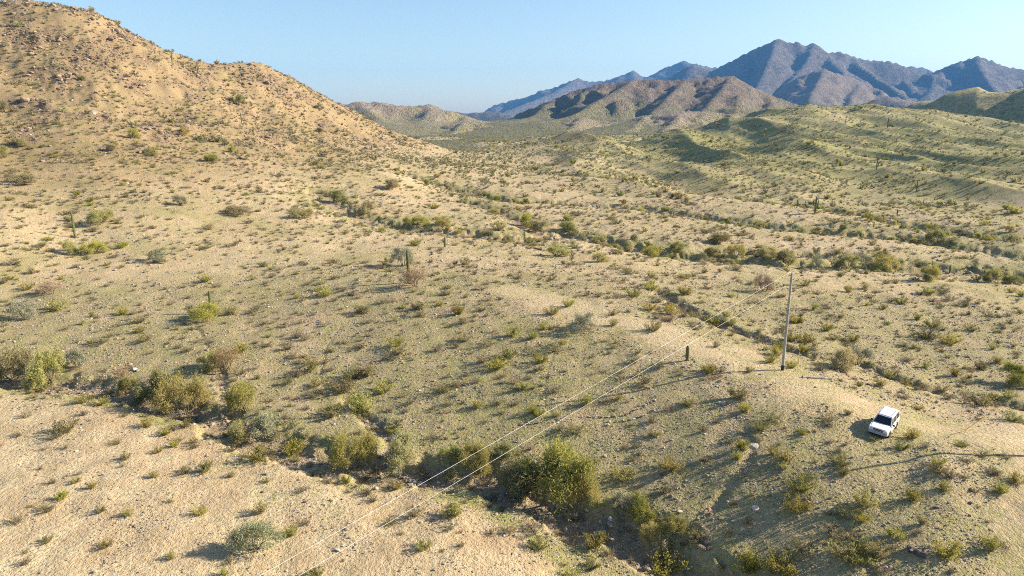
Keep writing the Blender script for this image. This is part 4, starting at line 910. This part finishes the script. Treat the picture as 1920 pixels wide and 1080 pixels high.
for (u, v0, v1, fat, arms, lb), p in zip(SAGS, ps):
    if np.hypot(p[0], p[1]) > 1150: print('saguaro far', lb, p)
    h = min(height_to(p, v1), 12); e = empty('saguaro_cactus', (p[0], p[1], float(grid_h(p[0], p[1])))); e.scale = (h, h, h); e.rotation_euler.z = random.uniform(0, 6)
    tag(e, lb, 'cactus', 'saguaros scattered over the desert'); obj('stem', SAG[fat], None, e)
    for a in range(arms): obj('arm', sag_arm(0.32 + 0.06 * (a % 3), a * 2.4 + 0.4, 0.13 + 0.03 * (a % 2), 0.72 + 0.07 * (a % 3), fat * 0.62), None, e)
    occupied.append((p[0], p[1], 0.6))

# ------------------------------------------------------------------ boulders and stone rows
CLUST = [(125, 136, 22, 10, 12), (70, 14, 40, 8, 9), (222, 52, 26, 8, 12), (180, 38, 26, 6, 10), (255, 78, 18, 6, 9), (262, 165, 16, 6, 8), (185, 112, 18, 6, 8), (78, 62, 16, 6, 8), (372, 138, 14, 6, 9), (440, 126, 26, 10, 9), (478, 130, 18, 8, 8), (462, 160, 26, 8, 8),
         (130, 150, 26, 8, 8), (205, 190, 28, 8, 9), (190, 178, 20, 6, 8), (100, 72, 24, 6, 8), (255, 232, 24, 12, 6), (460, 248, 18, 8, 6), (690, 292, 40, 14, 6), (560, 215, 20, 6, 6), (300, 205, 22, 6, 6), (360, 215, 20, 6, 6), (545, 175, 20, 6, 6), (90, 300, 14, 6, 6), (520, 290, 30, 8, 5),
         (850, 278, 22, 8, 6), (820, 495, 55, 14, 7), (880, 500, 40, 8, 6), (905, 555, 20, 8, 6), (1420, 480, 22, 5, 6), (1505, 480, 12, 4, 6), (1830, 497, 30, 8, 7), (1760, 485, 20, 6, 6), (870, 372, 18, 5, 5), (155, 505, 30, 8, 4), (735, 500, 20, 5, 5), (250, 690, 12, 5, 9), (105, 738, 16, 6, 8), (560, 870, 25, 8, 7), (590, 850, 18, 6, 6),
         (1330, 965, 20, 8, 9), (1310, 1020, 26, 14, 9), (1260, 1045, 26, 14, 8), (1120, 985, 30, 10, 8), (960, 925, 26, 6, 6), (430, 790, 16, 8, 8), (640, 880, 26, 8, 6), (40, 30, 30, 8, 9), (150, 20, 22, 8, 10), (235, 62, 14, 8, 10), (340, 240, 26, 8, 6), (230, 140, 26, 8, 7), (320, 160, 24, 6, 6), (60, 100, 24, 8, 7), (160, 230, 28, 8, 6), (1190, 1000, 20, 8, 8), (1560, 1000, 22, 6, 6), (1600, 1040, 18, 6, 6), (1060, 955, 30, 6, 8), (700, 810, 20, 6, 6), (745, 800, 22, 8, 5), (1618, 590, 14, 4, 5)]
BIT = []; g2 = np.random.default_rng(21)
for cu, cv, rad_, n, px in CLUST:
    uu = cu + g2.normal(size=n) * rad_ * 0.55; vv = cv + g2.normal(size=n) * rad_ * 0.30; P = hit(uu, vv); _, _, tt = to_px(P)
    for i in range(n):
        if np.hypot(P[i][0], P[i][1]) > 1100: continue
        BIT.append(dict(p=P[i], s=px * g2.lognormal(-0.25, 0.35) * tt[i] / FPX, u=uu[i], v=vv[i], m='r'))
for u, v, px in [(1412, 838, 20), (945, 1005, 6), (966, 1004, 8), (954, 996, 5), (705, 917, 10), (252, 694, 11), (855, 592, 5), (838, 569, 6), (243, 493, 8), (1537, 772, 9), (1545, 802, 4), (1245, 840, 6), (1140, 797, 6), (1650, 866, 7), (1712, 880, 8), (1682, 868, 6), (1730, 855, 6), (1350, 756, 8), (1018, 955, 10), (1145, 975, 16), (1100, 958, 12), (1423, 872, 9), (1416, 955, 14), (1275, 960, 12)]:
    p = hit(u, v)[0]; t = to_px(p)[2]; BIT.append(dict(p=p, s=px * t / FPX, u=u, v=v, m='p'))
BIT.sort(key=lambda d: -d['s'] / np.hypot(d['p'][0], d['p'][1])); 
for d in BIT: d['adj'] = ('pale' if d['m'] == 'p' else 'reddish brown') + (' large' if d['s'] > 2 else '')
label_all(BIT, 'boulder')
for i, d in enumerate(BIT[:300]):
    o = obj('boulder', (PALE if d['m'] == 'p' else ROCKS)[i % 4]); s = d['s']; o.scale = (s, s * g2.uniform(0.7, 1.1), s * g2.uniform(0.7, 1.1)); o.rotation_euler = (g2.uniform(-.3, .3), g2.uniform(-.3, .3), g2.uniform(0, 6))
    p = d['p']; o.location = (p[0], p[1], float(grid_h(p[0], p[1])) + s * 0.12); tag(o, d['label'], 'boulder', 'boulders on the slopes')
def stone_row(name, pts, n, s0, label, mats):
    P = hit([p[0] for p in pts], [p[1] for p in pts]); L = np.concatenate([[0], np.cumsum(np.linalg.norm(np.diff(P[:, :2], axis=0), axis=1))]); q = np.linspace(0, L[-1], n)
    e = empty(name, P[0]); tag(e, label, 'stone row')
    for i in range(n):
        x_ = np.interp(q[i], L, P[:, 0]) + g2.normal() * s0 * 0.4; y_ = np.interp(q[i], L, P[:, 1]) + g2.normal() * s0 * 0.4; s = s0 * g2.uniform(0.6, 1.4)
        o = obj('stone', mats[i % len(mats)], None, e); o.scale = (s, s * 0.8, s * 0.9); o.rotation_euler.z = g2.uniform(0, 6); o.location = (x_ - P[0][0], y_ - P[0][1], float(grid_h(x_, y_)) - P[0][2] + s * 0.25)
stone_row('stone_row', [(735, 883), (752, 893), (768, 903), (797, 913)], 34, 0.42, 'low row of piled stones on the flat below the twin trees', PALE + ROCKS[:3])
stone_row('stone_border', [(1095, 783), (1130, 782), (1170, 780), (1205, 765), (1228, 750)], 44, 0.24, 'curving line of small stones edging the upper side of the faint path', PALE[:2] + ROCKS[:4])
stone_row('stone_border', [(1145, 792), (1175, 790), (1210, 778), (1240, 762)], 30, 0.22, 'curving line of small stones edging the lower side of the faint path', PALE[:2] + ROCKS[:4])
stone_row('stone_border', [(975, 797), (995, 795), (1020, 793)], 18, 0.24, 'short line of small stones left of the faint path', ROCKS[:4])
print('things', round(time.time() - T0, 1))

# ------------------------------------------------------------------ shrubs
CREO_PX = [(235, 862, 14), (297, 848, 14), (385, 885, 22), (345, 888, 16), (290, 895, 16), (172, 915, 14), (490, 962, 26), (375, 965, 20), (240, 968, 18), (190, 960, 14), (320, 1048, 16), (200, 1025, 18), (88, 1018, 16), (595, 1078, 22), (420, 1078, 16), (795, 1028, 24), (850, 968, 32),
           (1010, 1028, 24), (1115, 1025, 32), (1110, 1064, 22), (745, 915, 16), (1165, 898, 30), (1255, 880, 30), (1000, 775, 20), (1248, 1072, 44), (1385, 748, 26), (1396, 772, 20), (1425, 806, 22), (1390, 842, 24), (1472, 864, 28), (1452, 852, 18), (1500, 918, 38), (1492, 958, 36), (1622, 950, 36), (1710, 938, 26), (1615, 978, 26),
           (1595, 1048, 50), (1640, 1044, 34), (1680, 1008, 22), (1775, 1042, 34), (1855, 1030, 34), (1760, 886, 20), (1770, 920, 20), (1875, 925, 24), (1905, 905, 22), (1710, 822, 22), (1690, 842, 18), (1640, 826, 9), (1895, 788, 22), (1860, 752, 18), (1890, 745, 18), (1575, 872, 24), (1582, 890, 18), (1405, 1072, 44), (1462, 1072, 46),
           (1590, 778, 12), (545, 1005, 24), (485, 865, 34), (550, 850, 34), (620, 780, 26), (675, 770, 40), (640, 735, 34), (690, 705, 26), (660, 710, 26), (585, 695, 22), (720, 735, 24), (860, 862, 30), (650, 905, 18), (840, 900, 20), (500, 905, 12), (275, 800, 20), (310, 815, 16), (365, 830, 12), (350, 800, 18), (155, 755, 18), (190, 758, 18), (75, 735, 26),
           (230, 590, 18), (270, 640, 16), (450, 660, 20), (610, 555, 20), (740, 650, 22), (785, 580, 18), (860, 590, 22), (930, 690, 26), (965, 630, 22), (1000, 635, 20), (1012, 680, 22), (955, 670, 20), (1065, 575, 18), (1035, 590, 20), (1150, 610, 16), (1010, 780, 18), (1100, 760, 24), (870, 640, 20), (1225, 620, 22), (1255, 590, 22), (1220, 545, 22),
           (1445, 680, 20), (1455, 665, 20), (1405, 698, 12), (1330, 700, 20), (1325, 695, 16), (1460, 652, 14), (1483, 640, 22), (1505, 660, 18), (1485, 690, 18), (1500, 605, 14), (1368, 608, 16), (1360, 595, 14), (1600, 640, 16), (1550, 620, 18), (1780, 645, 22), (1750, 615, 20), (1690, 570, 16), (1590, 548, 16), (1790, 705, 20), (1720, 600, 16), (1840, 692, 18), (1860, 655, 16), (1870, 680, 16), (1650, 725, 16), (1665, 710, 20), (1820, 620, 16), (1810, 575, 12), (1735, 690, 14)]
BURS_PX = [(50, 782, 12), (155, 780, 12), (35, 818, 12), (105, 822, 16), (85, 843, 8), (230, 875, 8), (30, 980, 18), (88, 955, 14), (75, 880, 8), (150, 890, 8), (320, 942, 8), (700, 940, 14), (830, 735, 20), (900, 680, 18), (1040, 735, 16), (820, 660, 14), (590, 745, 16), (560, 705, 18), (540, 655, 14), (1210, 720, 16), (1235, 690, 16), (1150, 590, 14), (745, 662, 22), (1340, 650, 14), (1600, 1010, 18), (1720, 1000, 12), (1560, 1000, 18), (455, 700, 14), (540, 720, 14), (1000, 1000, 20), (1080, 975, 24), (1010, 905, 30), (430, 1055, 14)]
ALL = []
def add_px(L, mk):
    P = hit([q[0] for q in L], [q[1] for q in L]); _, _, tt = to_px(P)
    for (u, v, hp), p, t in zip(L, P, tt):
        h = hp * t / FPX / 1.04; ALL.append(dict(p=p, h=h, w=h * g2.uniform(1.25, 1.8), mk=mk, u=u, v=v, hand=True)); occupied.append((p[0], p[1], h * 0.9))
add_px(CREO_PX, 'c'); add_px(BURS_PX, 'b')
# grey-green sprawling bush, front left
p = hit(478, 1030)[0]; t = to_px(p)[2]; gk = TREES['gr'][0]; e = empty('desert_shrub', tuple(p)); e.scale = (95 * t / FPX / gk.w,) * 2 + (58 * t / FPX,)
tag(e, 'grey-green sprawling desert bush on the sandy flat, front left', 'bush'); obj('trunk', gk.trunk, None, e); obj('crown', gk.crown, None, e); occupied.append((p[0], p[1], 2.2))
g3 = np.random.default_rng(31)
def fill(r0, r1, dens, mk, hr, fun):
    x, y = candidates(r0, r1, dens, g3); x, y = x.ravel(), y.ravel()
    pr = fun(x, y); keep = (g3.random(len(x)) < pr) & (grid_s(road_m, x, y) < 0.08)
    if r0 < 150:
        for a, b, r in occupied: keep &= np.hypot(x - a, y - b) > r * 0.8
    x, y = x[keep], y[keep]; z = grid_h(x, y); vis, u, v, t = seen(x, y, z, 0.5); x, y, z, u, v = (q[vis] for q in (x, y, z, u, v))
    h = g3.lognormal(-0.05, 0.42, len(x)) * hr
    return x, y, z, h, u, v
def dens_near(x, y):
    flat_ = far_side(x, y) < 0; n = 1.2 * fbm(x / 7, y / 7, 3, 91) + 0.6 * fbm(x / 25, y / 25, 2, 92)
    return np.clip(np.where(flat_, 0.12, 0.5) + 0.75 * n, 0.02, 1) * (1 - 0.6 * grid_s(wash_m, x, y)) + 0.9 * grid_s(veg_m, x, y)
FARPTS = []
for mk, r0, r1, de, hr in (('b', 30, 150, 0.18, 0.45), ('c', 30, 150, 0.026, 0.75), ('d', 30, 150, 0.03, 0.5), ('b', 150, 330, 0.22, 0.5), ('c', 150, 330, 0.030, 0.9), ('s', 330, 700, 0.20, 0.78), ('s', 700, 1300, 0.09, 0.9)):
    x, y, z, h, u, v = fill(r0, r1, de, mk, hr, dens_near if r0 < 150 else (lambda x, y: np.clip(0.55 + 0.6 * fbm(x / 40, y / 40, 3, 95) + 0.6 * fbm(x / 9, y / 9, 2, 96), 0.04, 1) * np.where((grid_s(gz, x, y) > 6) & (x < 0), 1.0, 0.62) ))
    if mk == 's': FARPTS.append((x, y, z, h, u)); continue
    for i in range(len(x)): ALL.append(dict(p=np.array([x[i], y[i], z[i]]), h=float(h[i]), w=float(h[i] * g3.uniform(1.3, 2.1)), mk=mk, u=u[i], v=v[i], hand=False))
KIND = {'c': (CREO, 'creosote_bush', 'creosote bush', 'bush', 'creosote bushes dotted over the slopes'), 'b': (BURS, 'bursage_tuft', 'bursage tuft', 'shrub', 'low bursage tufts on the gravel'), 'd': (DRYB, 'dry_shrub', 'twig shrub', 'shrub', 'dry leafless shrubs')}
REST = {}
for mk, (meshes, nm, noun, cat, grp) in KIND.items():
    L = [a for a in ALL if a['mk'] == mk and -2 < a['u'] < 1922 and a['v'] < 1082]; L.sort(key=lambda a: -(a['h'] / np.hypot(a['p'][0], a['p'][1]) + (9 if a['hand'] else 0)))
    for a in L: a['adj'] = ('tall ' if a['h'] > 1.5 else 'small ' if a['h'] < 0.5 else '') + {'c': 'yellow-green', 'b': 'olive-brown', 'd': 'tan'}[mk]
    ind, REST[mk] = L[:300], L[300:]
    label_all(ind, noun)
    for i, a in enumerate(ind):
        o = obj(nm, meshes[i % len(meshes)]); p = a['p']; o.location = (p[0], p[1], float(grid_h(p[0], p[1]))); s = a['w'] / 1.5 if mk == 'c' else a['w'] / 1.25
        o.scale = (s, s, a['h']); o.rotation_euler.z = random.uniform(0, 6.28); tag(o, a['label'], cat, grp)
    print(nm, len(L))

# ------------------------------------------------------------------ scattered masses (stuff): geometry-node instances
def scatter(name, label, meshes, P, S, rot, idx, tilt=None):
    col = bpy.data.collections.new(name + '_sources')
    for i, m in enumerate(meshes):
        o = bpy.data.objects.new(f'{name}_source_{i:02d}', m); col.objects.link(o)
    n = len(P); me = bpy.data.meshes.new(name); me.vertices.add(n); me.vertices.foreach_set('co', np.asarray(P, np.float32).ravel())
    def at_(nm, tp, val, key): a = me.attributes.new(nm, tp, 'POINT'); a.data.foreach_set(key, np.ascontiguousarray(val).ravel())
    at_('scl', 'FLOAT_VECTOR', np.asarray(S, np.float32), 'vector')
    rv = np.zeros((n, 3), np.float32); rv[:, 2] = rot
    if tilt is not None: rv[:, :2] = tilt
    at_('rot', 'FLOAT_VECTOR', rv, 'vector'); at_('idx', 'INT', np.asarray(idx, np.int32), 'value')
    o = bpy.data.objects.new(name, me); sc.collection.objects.link(o); o['kind'] = 'stuff'; o['label'] = label
    t = bpy.data.node_groups.new(name + '_nodes', 'GeometryNodeTree'); t.interface.new_socket('Geometry', in_out='INPUT', socket_type='NodeSocketGeometry'); t.interface.new_socket('Geometry', in_out='OUTPUT', socket_type='NodeSocketGeometry')
    gi = t.nodes.new('NodeGroupInput'); go = t.nodes.new('NodeGroupOutput'); ip = t.nodes.new('GeometryNodeInstanceOnPoints'); ci_ = t.nodes.new('GeometryNodeCollectionInfo')
    ci_.inputs['Collection'].default_value = col; ci_.inputs['Separate Children'].default_value = True; ci_.inputs['Reset Children'].default_value = True
    ip.inputs['Pick Instance'].default_value = True
    def na(nm, tp): q = t.nodes.new('GeometryNodeInputNamedAttribute'); q.data_type = tp; q.inputs['Name'].default_value = nm; return q.outputs[0]
    t.links.new(gi.outputs[0], ip.inputs['Points']); t.links.new(ci_.outputs[0], ip.inputs['Instance']); t.links.new(na('idx', 'INT'), ip.inputs['Instance Index'])
    er = t.nodes.new('FunctionNodeEulerToRotation'); t.links.new(na('rot', 'FLOAT_VECTOR'), er.inputs[0]); t.links.new(er.outputs[0], ip.inputs['Rotation']); t.links.new(na('scl', 'FLOAT_VECTOR'), ip.inputs['Scale'])
    t.links.new(ip.outputs[0], go.inputs[0]); md = o.modifiers.new('scatter', 'NODES'); md.node_group = t; return o
def scat_list(name, label, meshes, L, wdiv):
    if not L: return
    P = np.array([a['p'] for a in L]); P[:, 2] = grid_h(P[:, 0], P[:, 1]); S = np.array([(a['w'] / wdiv, a['w'] / wdiv, a['h']) for a in L])
    scatter(name, label, meshes, P, S, g3.uniform(0, 6.28, len(L)), g3.integers(0, len(meshes), len(L)))
scat_list('distant_creosote', 'yellow-green creosote scrub dotted over the far flats and hillside', CREO, REST['c'], 1.5)
scat_list('bursage_scrub', 'low olive-brown bursage scrub covering the slopes', BURS, REST['b'], 1.25)
scat_list('dry_scrub', 'dry tan twiggy scrub scattered over the slopes', DRYB, REST['d'], 1.25)
x, y, z, h, u = (np.concatenate(q) for q in zip(*FARPTS)); far = np.stack([x, y, z], -1)
scatter('distant_scrub', 'fine dark scrub speckling the distant hills and plain', SCRUB, far, np.stack([h * 1.1, h * 1.1, h], -1), g3.uniform(0, 6, len(x)), g3.integers(0, 4, len(x)))
# distant trees: in the far washes and thinly over the hills
xf, yf = candidates(300, 1150, 0.006, g3); pr = np.clip(0.16 + 0.30 * fbm(xf / 60, yf / 60, 3, 97) + 0.9 * grid_s(veg_m, xf, yf), 0, 1) * np.where(xf < -20, 0.35, 1.0)
kq = g3.random(len(xf)) < pr; xf, yf = xf[kq], yf[kq]; zf = grid_h(xf, yf); vis, *_ = seen(xf, yf, zf, 2.0); xf, yf, zf = xf[vis], yf[vis], zf[vis]
hf = g3.uniform(1.6, 3.4, len(xf)); P = np.stack([xf, yf, zf], -1); S = np.stack([hf * 1.15, hf * 1.15, hf], -1)
if FAR_TREES:
    P = np.concatenate([P, [q[0] for q in FAR_TREES]]); S = np.concatenate([S, [(q[2] / 1.3, q[2] / 1.3, q[1]) for q in FAR_TREES]])
scatter('distant_trees', 'small desert trees dotting the far washes and hills', FART, P, S, g3.uniform(0, 6, len(P)), g3.integers(0, 4, len(P)))
# gravel and cobbles
def gravel(r0, r1, dens, s0, sig, fun):
    x, y = candidates(r0, r1, dens, g3, 38); k_ = g3.random(len(x)) < fun(x, y); x, y = x[k_], y[k_]; s = s0 * g3.lognormal(0, sig, len(x)); return x, y, s
def gd_(x, y): return np.clip(0.22 + 0.75 * grid_s(wash_m, x, y) + np.where(far_side(x, y) > 0, 0.25, 0) + 0.6 * fbm(x / 6, y / 6, 3, 99) - 0.9 * grid_s(road_m, x, y), 0.04, 1)
parts = [gravel(34, 80, 30, 0.085, 0.5, gd_), gravel(80, 150, 12.0, 0.12, 0.5, gd_), gravel(34, 140, 0.7, 0.20, 0.4, gd_), gravel(34, 130, 1.6, 0.30, 0.45, lambda x, y: np.clip(grid_s(wash_m, x, y) * (0.5 + fbm(x / 4, y / 4, 2, 77)), 0, 1)), gravel(140, 300, 0.8, 0.24, 0.5, gd_)]
x, y = candidates(150, 560, 0.9, g3, 38); k_ = (g3.random(len(x)) < np.clip(grid_s(crag, x, y) ** 1.3 * 0.8 + 0.08 * (grid_s(steep, x, y) > 0.3), 0, 1)); parts_h = (x[k_], y[k_], 0.6 * g3.lognormal(-0.1, 0.6, int(k_.sum())))
x, y, s = (np.concatenate(q) for q in zip(*parts)); P = np.stack([x, y, grid_h(x, y) + s * 0.12], -1); n = len(x)
scatter('gravel', 'loose gravel and stones strewn over the desert floor', PEBB, P, np.stack([s, s * g3.uniform(0.7, 1.2, n), s * g3.uniform(0.6, 1, n)], -1), g3.uniform(0, 6, n), g3.integers(0, 5, n), g3.uniform(-0.4, 0.4, (n, 2)))
x, y, s = parts_h; n2 = len(x); P = np.stack([x, y, grid_h(x, y) + s * 0.12], -1)
scatter('hillside_rubble', 'reddish rubble and small rocks covering the rocky hillside', ROCKS, P, np.stack([s, s * g3.uniform(0.7, 1.2, n2), s * g3.uniform(0.6, 1, n2)], -1), g3.uniform(0, 6, n2), g3.integers(0, 6, n2), g3.uniform(-0.4, 0.4, (n2, 2)))
print('gravel', n, 'rubble', n2, 'far scrub', len(far), 'far trees', len(S), round(time.time() - T0, 1))

# ------------------------------------------------------------------ haze: one box of air round everything
def build_haze():
    V = [(x, y, z) for z in (-60, 720) for x, y in ((-9000, -2500), (9500, -2500), (9500, 10500), (-9000, 10500))]
    F = [(3, 2, 1, 0), (4, 5, 6, 7), (0, 1, 5, 4), (1, 2, 6, 5), (2, 3, 7, 6), (3, 0, 4, 7)]
    me = bpy.data.meshes.new('haze'); me.from_pydata(V, [], F); me.update()
    m = bpy.data.materials.new('haze_air'); m.use_nodes = True; n = m.node_tree.nodes; n.clear()
    out = n.new('ShaderNodeOutputMaterial'); v = n.new('ShaderNodeVolumePrincipled')
    v.inputs['Color'].default_value = (0.15, 0.46, 1.0, 1); v.inputs['Density'].default_value = 5.5e-5; v.inputs['Anisotropy'].default_value = 0.0
    m.node_tree.links.new(v.outputs[0], out.inputs['Volume'])
    m.cycles.volume_sampling = 'DISTANCE'
    o = obj('haze', me, m); o['kind'] = 'stuff'; o['label'] = 'thin blue air between the camera and the mountains'
build_haze()
print('done', round(time.time() - T0, 1), len(sc.objects))
